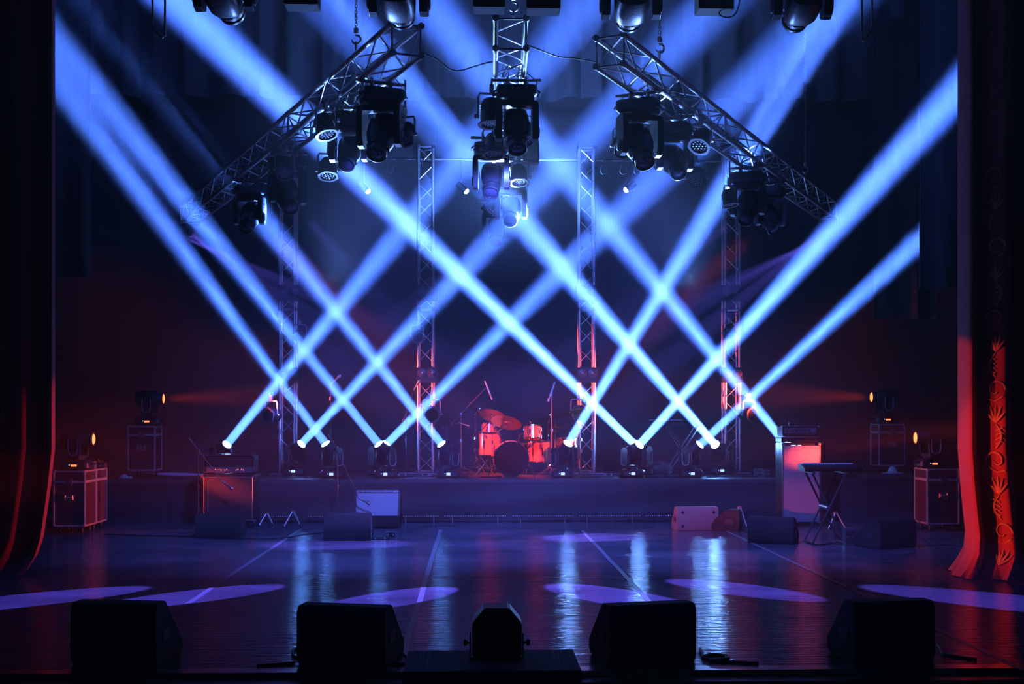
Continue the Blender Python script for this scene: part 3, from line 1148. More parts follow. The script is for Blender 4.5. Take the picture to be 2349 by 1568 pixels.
for px0, px1, py, lab in ((655, 732, 22, 'black square lamp housing cut by the top edge, left'),
                          (1085, 1158, 24, 'black square lamp housing left of the middle truss chain'),
                          (1207, 1284, 26, 'black square lamp housing right of the middle truss chain'),
                          (1598, 1678, 23, 'black square lamp housing cut by the top edge, right')):
    Y = 9.9
    xa, xb, z = X(px0, Y), X(px1, Y), Z(py, Y)
    o = thing('lamp_housing', lab, 'stage light', ((xa + xb) / 2, Y, z), group='square black lamp housings at the top')
    w = xb - xa
    MB().box((0, 0, .14), (w, .2, .28)).build('case', M['carpet'], o, bevel=.006)
    MB().box((0, -.104, .14), (w * .9, .01, .24)).build('back_plate', M['plastic2'], o, bevel=.003)
    MB().tube([(-w * .55, .02, .14), (-w * .55, .1, .36), (-w * .2, .2, .62), (0, .25, .66), (0, .3, 5.65 - z - .0), ], .01, 6).build('bracket', M['alu_dark'], o)
# wire hangers at the top corners
for pts, lab in ((((350, -60), (350, 58), (352, 66), (374, 87), (378, 82), (379, -60)), 'bent metal hanging bracket at the top left'),
                 (((1977, -60), (1977, 90), (1980, 95), (1997, 72), (2000, 60), (2000, -60)), 'bent metal hanging bracket at the top right')):
    q = [P(x, y, 10.2) for x, y in pts]
    q[0].z += .0
    tag(MB().tube(q, .009, 8).build('hanging_bracket', M['alu']), lab, 'bracket', 'bent hanging brackets')
hang_cable([P(x, y, 9.9) for x, y in ((1650, 20), (1652, 34), (1670, 40), (1688, 30), (1697, 0), (1699, -40))], 'black cable looping under the top right square lamp housing')

# ================================================================== TOWER LAMPS
def blinder(px, py, lab, Y=YT - .22, n=2):
    c = P(px, py, Y)
    root = thing('blinder_light', lab, 'stage light', (c.x, Y, c.z - .14), group='two-lamp blinders on the towers')
    MB().box((0, 0, .14), (.36, .12, .25)).build('case', M['plastic'], root, bevel=.01)
    for sx in (-.082, .082):
        rg = MB().lathe([(.07, 0), (.078, .004), (.078, .02), (.07, .024)], 20).build('lamp_ring', M['plastic2'], root, (sx, -.06, .17), (PI / 2, 0, 0))
        MB().lathe([(.068, .006), (.05, .016), (.02, .024), (.002, .026)], 20).build('lamp_glass', M['glass'], root, (sx, -.06, .17), (PI / 2, 0, 0))
    MB().box((0, .09, .14), (.3, .08, .05)).build('bracket', M['alu_dark'], root)
    return root


names = ['leftmost tower', 'tower left of the drums', 'tower right of the drums', 'rightmost tower']
for i, px in enumerate((663, 980, 1347, 1678)):
    blinder(px, 672, 'black two-lamp blinder high on the %s' % names[i])
    blinder(px, 860, 'black two-lamp blinder low on the %s' % names[i])
GS = 'round lamps clamped to the towers'
for px, py, tx, ty, lens, lab, sc in (
        (622, 952, 330, 980, 'lens_off', 'round lamp with a red rim on the left side of the leftmost tower', 1.15),
        (990, 950, 1080, 1020, 'amber_glass', 'round amber-glass lamp on the tower left of the drums', 1.2),
        (1328, 946, 1260, 1020, 'amber_glass', 'round amber-glass lamp on the tower right of the drums', 1.1),
        (1717, 950, 2010, 980, 'lens_off', 'round lamp with a red rim on the right side of the rightmost tower', 1.1),
        (688, 768, 640, 1100, 'lens_off', 'small lamp halfway up the leftmost tower', .85),
        (957, 770, 1010, 1100, 'lens_off', 'small lamp halfway up the tower left of the drums', .85),
        (1672, 764, 1700, 1100, 'lens_off', 'small lamp halfway up the rightmost tower', .85)):
    Y = YT - .3
    c = P(px, py, Y)
    tgt = P(tx, ty, 18.2 if 'rim' in lab else 12 if sc > 1 else 16)
    o = par((c.x, Y, c.z + .2 * sc), tgt, lab, scale=sc, group=GS, lens=lens)
    MB().tube([(0, 0, -.08), (0, -.32 / sc, -.08)], .014, 6).build('clamp_arm', M['alu_dark'], o)

# ================================================================== FLIGHT CASES
def flight_case(x0, x1, yf, dep, z0, h, lab, latch=True):
    w = x1 - x0
    root = thing('flight_case', lab, 'flight case', ((x0 + x1) / 2, yf + dep / 2, z0), group='flight cases at the sides')
    cz = .1
    hb = h - cz
    lid = cz + hb * .8
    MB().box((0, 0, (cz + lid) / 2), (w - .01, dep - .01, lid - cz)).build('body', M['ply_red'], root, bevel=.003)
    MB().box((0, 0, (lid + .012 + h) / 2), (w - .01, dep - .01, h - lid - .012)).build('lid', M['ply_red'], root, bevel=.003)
    e = .022
    X_, Y_ = w / 2, dep / 2
    for sx in (-1, 1):
        for sy in (-1, 1):
            MB().box((sx * (X_ - e / 2 + .004), sy * (Y_ - e / 2 + .004), (cz + h) / 2), (e, e, hb)).build('edge_profile', M['edge'], root, bevel=.004)
    for z in (cz + e / 2, lid, h - e / 2):
        for s in (-1, 1):
            MB().box((0, s * (Y_ - e / 2 + .004), z), (w, e, e if z != lid else .035)).build('edge_profile', M['edge'], root, bevel=.004)
            MB().box((s * (X_ - e / 2 + .004), 0, z), (e, dep, e if z != lid else .035)).build('edge_profile', M['edge'], root, bevel=.004)
    for sx in (-1, 1):
        for sy in (-1, 1):
            for z in (cz + .02, h - .02):
                MB().box((sx * (X_ - .018), sy * (Y_ - .018), z), (.05, .05, .05)).build('corner', M['edge'], root, bevel=.014)
            c = MB().box((sx * (X_ - .07), sy * (Y_ - .08), cz - .012), (.07, .07, .012)).box((sx * (X_ - .07), sy * (Y_ - .08), cz - .04), (.03, .05, .05)).build('castor', M['alu_dark'], root)
            MB().lathe([(.012, -.014), (.038, -.012), (.04, 0), (.038, .012), (.012, .014)], 16).build('wheel', M['rubber'], c, (sx * (X_ - .07), sy * (Y_ - .08), .041), (0, PI / 2, 0))
    zz = cz + hb * .52
    MB().box((0, -Y_ - .004, zz), (.15, .012, .11)).build('handle_dish', M['alu_dark'], root, bevel=.004)
    MB().tube([(-.05, -Y_ - .014, zz - .03), (-.05, -Y_ - .028, zz), (-.05, -Y_ - .014, zz + .03)], .008, 6).tube([(.05, -Y_ - .014, zz - .03), (.05, -Y_ - .028, zz), (.05, -Y_ - .014, zz + .03)], .008, 6).tube([(-.05, -Y_ - .026, zz), (.05, -Y_ - .026, zz)], .01, 8).build('handle', M['alu'], root)
    if latch:
        lt = MB().box((0, -Y_ - .006, lid), (.09, .014, .1)).lathe([(.022, 0), (.022, .01)], 12, Matrix.Translation((0, -Y_ - .012, lid)) @ Matrix.Rotation(PI / 2, 4, 'X')).build('latch', M['alu_dark'], root, bevel=.004)
    return root


def fcase_px(px0, px1, Yf, pybot, pytop, dep, z0, lab):
    x0, x1 = X(px0, Yf), X(px1, Yf)
    return flight_case(x0, x1, Yf, dep, z0, Z(pytop, Yf) - z0, lab)


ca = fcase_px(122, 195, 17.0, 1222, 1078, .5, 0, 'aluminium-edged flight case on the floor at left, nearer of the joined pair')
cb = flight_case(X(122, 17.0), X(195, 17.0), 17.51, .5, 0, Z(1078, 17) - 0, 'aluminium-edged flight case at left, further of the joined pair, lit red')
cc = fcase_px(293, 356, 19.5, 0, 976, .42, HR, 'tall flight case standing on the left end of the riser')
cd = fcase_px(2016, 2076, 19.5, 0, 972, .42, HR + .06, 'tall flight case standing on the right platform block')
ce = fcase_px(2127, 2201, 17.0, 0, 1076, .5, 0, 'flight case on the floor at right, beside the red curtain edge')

RED = (1, .07, .03)
sides = [(ca, 178, 1005, 17.2, 1, 'moving head on the front left flight case, red lens aimed right', .02),
         (cc, 343, 915, 19.65, 1, 'moving head on the left riser flight case, red lens aimed right', .02),
         (cd, 2030, 912, 19.65, -1, 'moving head on the right riser flight case, red lens aimed left', 0),
         (ce, 2135, 1003, 17.2, -1, 'moving head on the front right flight case, red lens aimed left', 0)]
SH = []
for case, px, py, Y, sg, lab, off in sides:
    x = X(px, Y)
    top = Z({ca: 1078, cc: 976, cd: 972, ce: 1076}[case], 17.0 if case in (ca, ce) else 19.5) + .012
    sc = 1.12
    tgt = V((x + sg * 6, Y, top + .37 * sc))
    o, pw, dd = moving_head((x, Y, top), tgt, lab, scale=sc, lens='lens_red', group='red moving heads on flight cases')
    for ch in list(o.children):
        if ch.name.startswith('base'):
            for g in list(ch.children):
                if g.name.startswith('display'):
                    g.data = cached('rdisp', lambda: MB().box((0, -.1525, .05), (.07, .006, .022)).mesh('display', M['amber_led'], .003))
    SH.append((pw, dd, sc))
Rp = 900
(p1, d1, _), (p2, d2, _), (p3, d3, _), (p4, d4, _) = SH
spot('red_wash', p1 + d1 * .26, V((X(545, 17.9), 17.9, .55)), Rp * .9, RED, 12, .6, .07)
spot('added_red_side', (-8.6, 14.6, 1.5), P(2215, 1075, 12.6), 4000, RED, 11.5, .12, .05)  # side spots are added, unseen in the wings, to redden curtain and case edges
spot('added_red_side', (8.6, 14.6, 1.5), P(112, 1075, 12.6), 3500, RED, 9, .3, .05)
spot('added_red_side', (-8.9, 16.2, 1.6), P(2125, 1130, 17.2), 7000, RED, 6, .4, .05)
spot('added_red_side', (8.9, 16.2, 1.6), P(230, 1130, 17.4), 12000, RED, 6, .4, .05)
spot('added_red_front', (-8.4, 11.1, 1.1), (X(2270, 12.1), 12.1, .95), 6500, RED, 8.5, .7, .05)  # added unseen spots ahead of the curtains, for their folds and the reddish wedge
spot('added_red_front', (-8.4, 11.5, 1.5), (X(1640, 17.2), 17.2, .15), 7000, RED, 7, .8, .05)
spot('added_red_front', (8.4, 11.3, 1.1), (X(90, 12.1), 12.1, 1.0), 1800, RED, 8.5, .7, .05)
pl_, dl_, _ = HEADS[3]
pr_, dr_, _ = HEADS[7]
dk = V((X(1170, 19.8), 19.8, 1.15))
spot('drum_red', pl_ + (dk - pl_).normalized() * .3, dk + V((-.3, 0, 0)), 8500, RED, 15, .8, .14)
spot('drum_red', pr_ + (dk - pr_).normalized() * .3, dk + V((.3, 0, 0)), 7500, RED, 15, .8, .14)
spot('red_wash', p2 + d2 * .26, (TOW[1], 20.5, 2.0), Rp * 4.0, RED, 20, .7, .07)
spot('red_wash', p3 + d3 * .26, (TOW[2] + .2, 20.9, 2.0), Rp * 4.6, RED, 22, .7, .07)
spot('red_wash', p4 + d4 * .26, V((X(1862, 17.9), 17.9, 1.05)), Rp * 1.5, RED, 15, .6, .07)

# small boxes on the cases
def small_box(name, px, py, Y, z, w, d, h, lab, cat, mt='panel', mt2='plastic', rz=0):
    o = thing(name, lab, cat, (X(px, Y), Y, z), rz)
    MB().box((0, 0, h / 2), (w, d, h)).build('case', M[mt], o, bevel=.006)
    MB().box((0, -d / 2 - .003, h / 2), (w * .8, .006, h * .7)).build('front_panel', M[mt2], o, bevel=.002)
    for sx in (-1, 1):
        MB().lathe([(.012, -.003), (.012, .006)], 8).build('knob', M['alu'], o, (sx * w * .25, -d / 2 - .008, h / 2), (PI / 2, 0, 0))
    return o


tA = Z(1078, 17) + .006
small_box('power_supply', 205, 0, 17.45, tA, .16, .14, .11, 'small silver power box on the left flight case pair', 'electrical box')
small_box('power_supply', 226, 0, 17.7, tA, .2, .14, .07, 'flat power box with cables at the back of the left case pair', 'electrical box', 'plastic2')
small_box('power_supply', 2118, 0, 17.2, Z(1076, 17) + .006, .1, .16, .13, 'small silver box beside the front right moving head', 'electrical box')
m = MB()
for s in range(4):
    m.tube(squiggle((X(190, 17.4), 17.3 + s * .08, tA + .03), (X(232, 17.7), 17.75, tA + .05 + .02 * s), 10, .05, 90 + s), .008, 6)
tag(m.build('cable_bundle', M['cable']), 'coiled black cables lying on top of the left flight case pair', 'cable')

# ================================================================== AMPLIFIERS
def amp_stack(xc, yf, w, d, hc, hh, hw, lab1, lab2):
    cz = .07
    c = thing('speaker_cabinet', lab1, 'speaker cabinet', (xc, yf + d / 2, 0))
    MB().box((0, .01, cz + hc / 2), (w, d - .02, hc)).build('cabinet_shell', M['ply'], c, bevel=.02)
    MB().box((0, -d / 2 + .0, cz + hc / 2), (w - .09, .02, hc - .1)).build('grille', M['grille_black'], c, bevel=.004)
    pts = [(-w / 2 + .04, -d / 2 - .008, cz + .045), (w / 2 - .04, -d / 2 - .008, cz + .045), (w / 2 - .04, -d / 2 - .008, cz + hc - .045), (-w / 2 + .04, -d / 2 - .008, cz + hc - .045)]
    MB().tube(pts, .006, 6, closed=True).build('piping', M['alu'], c)
    for sx in (-1, 1):
        MB().box((sx * (w / 2 + .004), 0, cz + hc * .6), (.01, .18, .09)).build('side_handle', M['plastic'], c, bevel=.004)
        for sy in (-1, 1):
            for z in (cz + .03, cz + hc - .03):
                MB().box((sx * (w / 2 - .016), sy * (d / 2 - .018), z), (.05, .05, .05)).build('corner_protector', M['alu_dark'], c, bevel=.012)
            k = MB().box((sx * (w / 2 - .08), sy * (d / 2 - .08), cz - .008), (.06, .06, .016)).box((sx * (w / 2 - .08), sy * (d / 2 - .08), cz - .025), (.025, .03, .03)).build('castor', M['alu_dark'], c)
            MB().lathe([(.01, -.012), (.03, -.01), (.03, .01), (.01, .012)], 14).build('wheel', M['rubber'], k, (sx * (w / 2 - .08), sy * (d / 2 - .08), .031), (0, PI / 2, 0))
    h = thing('amplifier_head', lab2, 'amplifier', (xc, yf + d / 2, cz + hc + .012))
    t = .022
    s = MB()
    s.box((0, 0, t / 2), (hw, d * .75, t)).box((0, 0, hh - t / 2), (hw, d * .75, t))
    s.box((-hw / 2 + t / 2, 0, hh / 2), (t, d * .75, hh)).box((hw / 2 - t / 2, 0, hh / 2), (t, d * .75, hh)).box((0, .05, hh / 2), (hw - .03, d * .5, hh - .03))
    s.build('shell', M['ply'], h, bevel=.006)
    yy = -d * .375
    MB().box((0, yy + .03, hh * .62), (hw - .07, .01, hh * .55)).build('grille', M['grille_black'], h)
    MB().box((0, yy + .02, hh * .2), (hw - .06, .02, hh * .26)).build('control_panel', M['panel'], h, bevel=.002)
    MB().tube([(-hw / 2 + .012, yy - .003, .015), (hw / 2 - .012, yy - .003, .015), (hw / 2 - .012, yy - .003, hh - .012), (-hw / 2 + .012, yy - .003, hh - .012)], .004, 6, closed=True).build('piping', M['alu'], h)
    for i in range(16):
        if i in (8, 9, 10):
            continue
        x = -hw * .26 + i * hw * .036
        MB().lathe([(.006, 0), (.007, .008), (.004, .01)], 8).build('indicator', M['amber_led'] if i % 3 != 1 else M['alu'], h, (x, yy + .008, hh * (.17 if i % 2 else .2)), (PI / 2, 0, 0))
    MB().tube([(-.1, 0, hh), (-.09, 0, hh + .02), (.09, 0, hh + .02), (.1, 0, hh)], .008, 6).build('carry_handle', M['rubber'], h)
    for sx in (-1, 1):
        MB().box((sx * (hw / 2 - .015), yy + .012, hh - .015), (.04, .04, .04)).build('corner_protector', M['alu_dark'], h, bevel=.01)
    return c, h


xa = X(530, 18.0)
amp_stack(xa, 17.8, .77, .38, .70, .27, .74, 'black guitar speaker cabinet on castors at left', 'amplifier head with a row of red indicators on the left cabinet')
# tall bass cabinet on the right
xr = X(1838, 17.9)
c = thing('bass_cabinet', 'tall narrow bass cabinet with silver front cloth at right', 'speaker cabinet', (xr, 18.1, 0))
w, d, hc, cz = .56, .42, 1.17, .04
MB().box((0, .01, cz + hc / 2), (w, d - .02, hc)).build('cabinet_shell', M['ply'], c, bevel=.012)
MB().box((-.0, -d / 2, cz + hc / 2 - .01), (w - .03, .02, hc - .06)).build('grille', M['sparkle'], c, bevel=.004)
for sx in (-1, 1):
    MB().box((sx * (w / 2 - .008), -d / 2 + .004, cz + hc / 2), (.02, .025, hc)).build('edge_trim', M['alu_dark'], c, bevel=.004)
    for z in (cz + .02, cz + hc - .02):
        MB().box((sx * (w / 2 - .015), -d / 2 + .015, z), (.05, .05, .045)).build('corner_protector', M['alu'], c, bevel=.012)
    for sy in (-1, 1):
        MB().lathe([(.025, 0), (.03, .04)], 12).build('foot', M['rubber'], c, (sx * .22, sy * .15, 0))
ztop = cz + hc + .01
for sx, l in ((-.12, .07), (-.03, .05)):
    MB().box((sx, -d / 2 - .004, ztop - .045), (l, .006, .012)).build('label_strip', M['white_led'], c)
h = thing('bass_amplifier', 'rack-style bass amplifier on the tall silver-fronted cabinet', 'amplifier', (xr, 18.1, ztop))
MB().box((0, .02, .035), (.56, .36, .07)).build('lower_case', M['ply'], h, bevel=.006)
MB().box((-.0, .02, .155), (.52, .34, .14)).build('upper_case', M['ply'], h, bevel=.012)
MB().box((0, -.155, .17), (.48, .012, .085)).build('control_panel', M['panel'], h, bevel=.003)
for i, x in enumerate((-.2, -.12, -.06, 0, .06, .12)):
    MB().lathe([(.012, 0), (.013, .012), (.008, .016)], 10).build('knob', M['plastic'], h, (x, -.162, .17), (PI / 2, 0, 0))
MB().box((.19, -.163, .17), (.07, .008, .04)).build('meter', M['display'], h).data.materials[0] = M['glass']
MB().tube([(-.27, -.163, .235), (.27, -.163, .235)], .005, 6).tube([(-.27, -.163, .075), (.27, -.163, .075)], .005, 6).build('edge_trim', M['alu'], h)
for sx in (-1, 1):
    MB().box((sx * .27, -.15, .225), (.035, .035, .035)).build('corner_protector', M['alu'], h, bevel=.01)
t = thing('tuner_box', 'small grey tuner box standing on the bass amplifier', 'tuner', (X(1818, 18.0), 18.05, ztop + .226))
MB().box((0, 0, .03), (.09, .07, .055)).build('case', M['panel'], t, bevel=.006)
MB().box((0, -.037, .03), (.06, .005, .03)).build('display', M['lens_off'], t)

# pale combo amp leaning back
cg = thing('combo_amplifier', 'guitar combo amplifier leaning back, large pale grille, behind the black wedge', 'amplifier', (X(864, 17.75), 17.75, 0), R(-2))
q = Matrix.Rotation(R(-14), 4, 'X')
MB().box((0, .12, .1), (.66, .34, .16)).build('tilt_stand', M['plastic'], cg, bevel=.01)
bb = MB().box((0, .13, .22), (.66, .26, .44), Matrix.Translation((0, 0, .1)) @ q).build('cabinet_shell', M['ply'], cg, bevel=.012)
MB().box((-.0, -.005, .225), (.6, .015, .36), Matrix.Translation((0, 0, .1)) @ q).build('grille', M['grille'], cg, bevel=.004)
MB().box((0, -.008, .43), (.6, .012, .035), Matrix.Translation((0, 0, .1)) @ q).build('control_panel', M['panel'], cg, bevel=.003)
for i in range(8):
    MB().lathe([(.009, 0), (.009, .012)], 8, Matrix.Translation((0, 0, .1)) @ q @ Matrix.Translation((-.24 + i * .065, -.014, .43)) @ Matrix.Rotation(PI / 2, 4, 'X')).build('knob', M['plastic2'], cg)
MB().tube([(-.1, .13, .54), (-.09, .13, .57), (.09, .13, .57), (.1, .13, .54)], .01, 6, Matrix.Translation((0, 0, .005))).build('carry_handle', M['rubber'], cg)

# ================================================================== WEDGE MONITORS
def wedge(px, pybase, wpx, lab, rz=0, hgt=.40, dep=.46, mt='carpet', flip=False, grp='floor wedge monitors', side_handle=True, Y=None):
    """audience sees the back: a tall back face, short top, front baffle sloping away upstage"""
    Y = Y or GP(px, pybase).y
    w = wpx * Y / F
    root = thing('wedge_monitor', lab, 'speaker', (X(px, Y), Y, 0), rz, group=grp)
    # side outline in (y, z); y=0 is the face toward the audience
    o_ = [(0.02, .0), (dep * .9, 0), (dep, .05), (dep * .97, .11), (.17, hgt), (.03, hgt), (0, hgt - .05), (0, .05)]
    if flip:
        o_ = [(dep - a, b) for a, b in reversed(o_)]
    MB().prism(o_, -w / 2, w / 2, 'x').build('cabinet', M[mt], root, bevel=.008)
    # baffle grille
    a, b_ = V((dep * .97 - .02, .11 + .03)), V((.17 + .02, hgt - .018))
    if flip:
        a, b_ = V((dep - a.x, a.y)), V((dep - b_.x, b_.y))
    dd = (b_ - a)
    nn = V((-dd.y, dd.x)).normalized()
    if nn.y < 0:
        nn = -nn
    g = MB()
    g.prism([(a.x, a.y), (a.x + nn.x * .008, a.y + nn.y * .008), (b_.x + nn.x * .008, b_.y + nn.y * .008), (b_.x, b_.y)], -w / 2 + .03, w / 2 - .03, 'x')
    g.build('grille', M['grille_black'], root)
    for sx in (-1, 1):
        MB().box((sx * (w / 2 + .002), dep * .36, hgt * .45), (.008, .12, .07)).build('side_handle', M['plastic2'], root, bevel=.003)
        for yy in (.07, dep - .14):
            MB().lathe([(.018, -.0), (.02, .012)], 10).build('foot', M['rubber'], root, (sx * (w / 2 - .06), yy, -.0))
    return root


front_grp = 'wedge monitors along the front edge'
wedge(258, 1526, 205, 'black wedge monitor at the front edge, far left', R(-9), grp=front_grp, hgt=.405)
wedge(780, 1527, 212, 'black wedge monitor at the front edge, left of the centre lamp', R(-13), grp=front_grp, hgt=.385)
wedge(1500, 1521, 212, 'black wedge monitor at the front edge, right of the centre lamp', R(13), grp=front_grp, hgt=.385)
wedge(2055, 1519, 200, 'black wedge monitor at the front edge, far right', R(8), grp=front_grp, hgt=.40)
wedge(499, 1234, 104, 'black wedge monitor in front of the left guitar cabinet', R(0), hgt=.31)
wedge(796, 1240, 108, 'black wedge monitor in front of the pale combo amplifier', R(0), hgt=.35)
wr = wedge(1601, 1217, 98, 'reddish-lit wedge monitor with four bolt caps, near the right tape line', R(3), hgt=.33, mt='carpet_lit', dep=.38)
for sx in (-1, 1):
    for z in (.07, .26):
        MB().lathe([(.018, 0), (.018, .008), (.01, .012)], 12).build('bolt_cap', M['plastic'], wr, (sx * .22, -.001, z), (PI / 2, 0, 0))
wedge(1767, 1247, 106, 'black wedge monitor with blue-lit top, in front of the keyboard stand', R(-24), hgt=.33, dep=.42)
wedge(2062, 1258, 110, 'black wedge monitor right of the keyboard stand, before the right flight case', R(24), hgt=.35, dep=.5)
wedge(1700, 1217, 44, 'narrow wedge monitor seen end-on between two larger wedges', R(70), hgt=.3, dep=.4)

# ================================================================== CENTRE FRONT LAMP AND TABLE
tb = thing('covered_table', 'low cloth-covered stand at the front edge under the centre lamp', 'table', (X(1130, 7.5), 7.38, -1.2))
zt = 1.2 + .165
xl, xr_ = X(943, 7.75) - tb.location.x, X(1308, 7.75) - tb.location.x
w2 = (xr_ - xl) / 2
cx = (xr_ + xl) / 2
MB().box((cx, 0, zt - .02), (w2 * 2, .6, .04)).build('tabletop', M['ply'], tb, bevel=.005)
for sx in (-1, 1):
    for sy in (-1, 1):
        MB().box((cx + sx * (w2 - .06), sy * .25, (zt - .04) / 2), (.05, .05, zt - .04)).build('leg', M['plastic'], tb)


def cloth_mat():
    m_ = mat('striped_table_cloth', (.03, .03, .036), .75, bump=.4, bscale=40)
    nt = m_.node_tree
    b_ = nt.nodes['Principled BSDF']
    N, L = nt.nodes.new, nt.links.new
    tc = N('ShaderNodeTexCoord')
    sp = N('ShaderNodeSeparateXYZ'); L(tc.outputs['Object'], sp.inputs[0])
    ab = N('ShaderNodeMath'); ab.operation = 'ABSOLUTE'; L(sp.outputs['X'], ab.inputs[0])
    r_ = N('ShaderNodeValToRGB')
    r_.color_ramp.interpolation = 'CONSTANT'
    els = r_.color_ramp.elements
    els[0].position = 0; els[0].color = (.03, .03, .036, 1)
    els[1].position = .375; els[1].color = (.10, .10, .12, 1)
    for p_, c_ in ((.385, .03), (.4, .09), (.408, .03), (.425, .1), (.432, .03)):
        e_ = els.new(p_); e_.color = (c_, c_, c_ * 1.1, 1)
    L(ab.outputs[0], r_.inputs[0])
    L(r_.outputs[0], b_.inputs['Base Color'])
    return m_


cl = MB()
g = []
for j in range(13):
    row = []
    for i in range(41):
        x = -w2 - .012 + (2 * w2 + .024) * i / 40
        wob = .006 * math.sin(i * .9 + j) + .004 * math.sin(i * 2.1)
        if j < 8:
            row.append(V((x, .31 - j * .62 / 7, .0 + .003 * abs(math.sin(i * .7 + j * 1.3)))))
        else:
            k = j - 7
            row.append(V((x * (1 + .01 * k), -.315 - abs(wob) * k * .4, -.12 * k)))
    g.append(row)
cl.grid(g)
cl.grid([[p + V((0, .002, -.006)) for p in reversed(r)] for r in g])
o = cl.build('table_cloth', cloth_mat(), None, (tb.location.x + cx, 7.38, .174), angle=60)
tag(o, 'dark cloth with pale end stripes draped over the front stand', 'cloth')

cl_ = thing('floor_lamp_projector', 'black projector lamp with side knobs seen from behind, centre front', 'stage light', (X(1139, 7.5), 7.45, .183))
u = 7.45 / F
poly = [(-56 * u, .02), (56 * u, .02), (56 * u, .22), (28 * u, .308), (-28 * u, .308), (-56 * u, .22)]
MB().prism(poly, -.11, .13, 'y').build('housing', M['plastic'], cl_, bevel=.006)
MB().prism([(-50 * u, .03), (50 * u, .03), (50 * u, .215), (25 * u, .3), (-25 * u, .3), (-50 * u, .215)], .13, .15, 'y').build('front_frame', M['plastic2'], cl_, bevel=.004)
MB().box((-5 * u, -.1125, .288), (.055, .004, .016)).build('rating_plate', M['panel'], cl_)
for k in range(4):
    MB().box((-.075 + k * .016, -.1125, .115 - k * .006), (.012, .004, .006), rot=(0, .6, 0)).build('vent_slot', M['panel'], cl_)
for sx in (-1, 1):
    MB().box((sx * 60.5 * u, .0, .07), (.008, .04, .15)).build('bracket_arm', M['alu_dark'], cl_, bevel=.002)
    MB().lathe([(.008, 0), (.008, .02), (.02, .022), (.021, .034), (.016, .04)], 14).build('clamp_knob', M['plastic'], cl_, (sx * 61 * u, 0, .085), (0, sx * PI / 2, 0))
MB().box((0, .0, .0), (122 * u, .05, .008)).build('bracket_base', M['alu_dark'], cl_)


# ================================================================== KEYBOARDS
def x_stand(px, Y, z0, topz, halfw, lab, name='keyboard_stand', r=.013, dy=.16):
    root = thing(name, lab, 'keyboard stand', (X(px, Y), Y, z0))
    h = topz - z0
    for sy in (-1, 1):
        y = sy * dy
        MB().tube([(-halfw, y, h - .015), (halfw, y, .02)], r, 8).build('leg', M['plastic2'], root)
        MB().tube([(halfw, y + .03 * sy, h - .015), (-halfw, y + .03 * sy, .02)], r, 8).build('leg', M['plastic2'], root)
    for sx in (-1, 1):
        MB().box((sx * halfw, 0, h - .012), (.035, dy * 2 + .2, .024)).build('support_arm', M['plastic2'], root, bevel=.005)
        MB().tube([(sx * halfw, -dy - .06, .014), (sx * halfw, dy + .06, .014)], .014, 8).build('foot_bar', M['rubber'], root)
    MB().lathe([(.03, -dy - .02), (.03, dy + .02)], 12, Matrix.Rotation(PI / 2, 4, 'X') @ Matrix.Translation((0, 0, 0))).build('pivot_bolt', M['alu_dark'], root, (0, 0, h / 2))
    return root


def keyboard(px, Y, z, L, lab, rz=0):
    root = thing('electronic_keyboard', lab, 'keyboard', (X(px, Y), Y, z), rz)
    MB().prism([(-.16, .012), (-.15, .0), (.15, 0), (.16, .02), (.16, .085), (.02, .085), (-.15, .045), (-.16, .04)], -L / 2, L / 2, 'x').build('body', M['plastic'], root, bevel=.005)
    m_ = MB()
    n = int(L / .024)
    for i in range(n):
        m_.box((-L / 2 + .04 + i * (L - .08) / n, .09, .09), (.02, .11, .012))
    m_.build('keys', M['drumhead'], root)
    for i in range(6):
        MB().lathe([(.008, 0), (.008, .012)], 8).build('knob', M['alu'], root, (-L * .3 + i * .05, -.05, .072))
    return root


x_stand(1893, 15.55, 0, Z(1081, 15.55), .21, 'black crossed-leg keyboard stand on the floor at right')
keyboard(1903, 15.55, Z(1081, 15.55) + .002, .72, 'black keyboard on the crossed-leg stand at right, seen from behind')
x_stand(1563, 20.0, HR + .002, Z(976, 20.0), .24, 'crossed-leg keyboard stand on the riser between the right beam lights')
keyboard(1530, 20.0, Z(976, 20.0) + .002, .62, 'slim dark keyboard on the riser stand, blue light behind it')
o = thing('music_stand', 'black tilted music desk on a thin pole by the rightmost tower', 'music stand', (X(1652, 21.15), 21.15, HR + .002))
hz = Z(985, 21.15) - HR
MB().box((0, 0, hz + .05), (.46, .012, .22), rot=(R(-60), 0, 0)).build('desk', M['plastic'], o, bevel=.004)
MB().tube([(0, 0, .25), (0, 0, hz + .03)], .01, 8).build('pole', M['plastic2'], o)
for k in range(3):
    a = 2 * PI * k / 3 + .5
    MB().tube([(0, 0, .28), (.22 * math.cos(a), .22 * math.sin(a), .008)], .008, 6).build('leg', M['plastic2'], o)


# ================================================================== MICROPHONES
def mic_mesh(m, p, d, L=.17, r=.012):
    p, d = V(p), V(d).normalized()
    q = Matrix.Translation(p) @ V((0, 0, 1)).rotation_difference(d).to_matrix().to_4x4()
    m.lathe([(r * .5, 0), (r * .9, .005), (r, L * .5), (r, L * .75), (r * .75, L * .77), (r, L * .8), (r, L * .98), (r * .5, L)], 12, q)


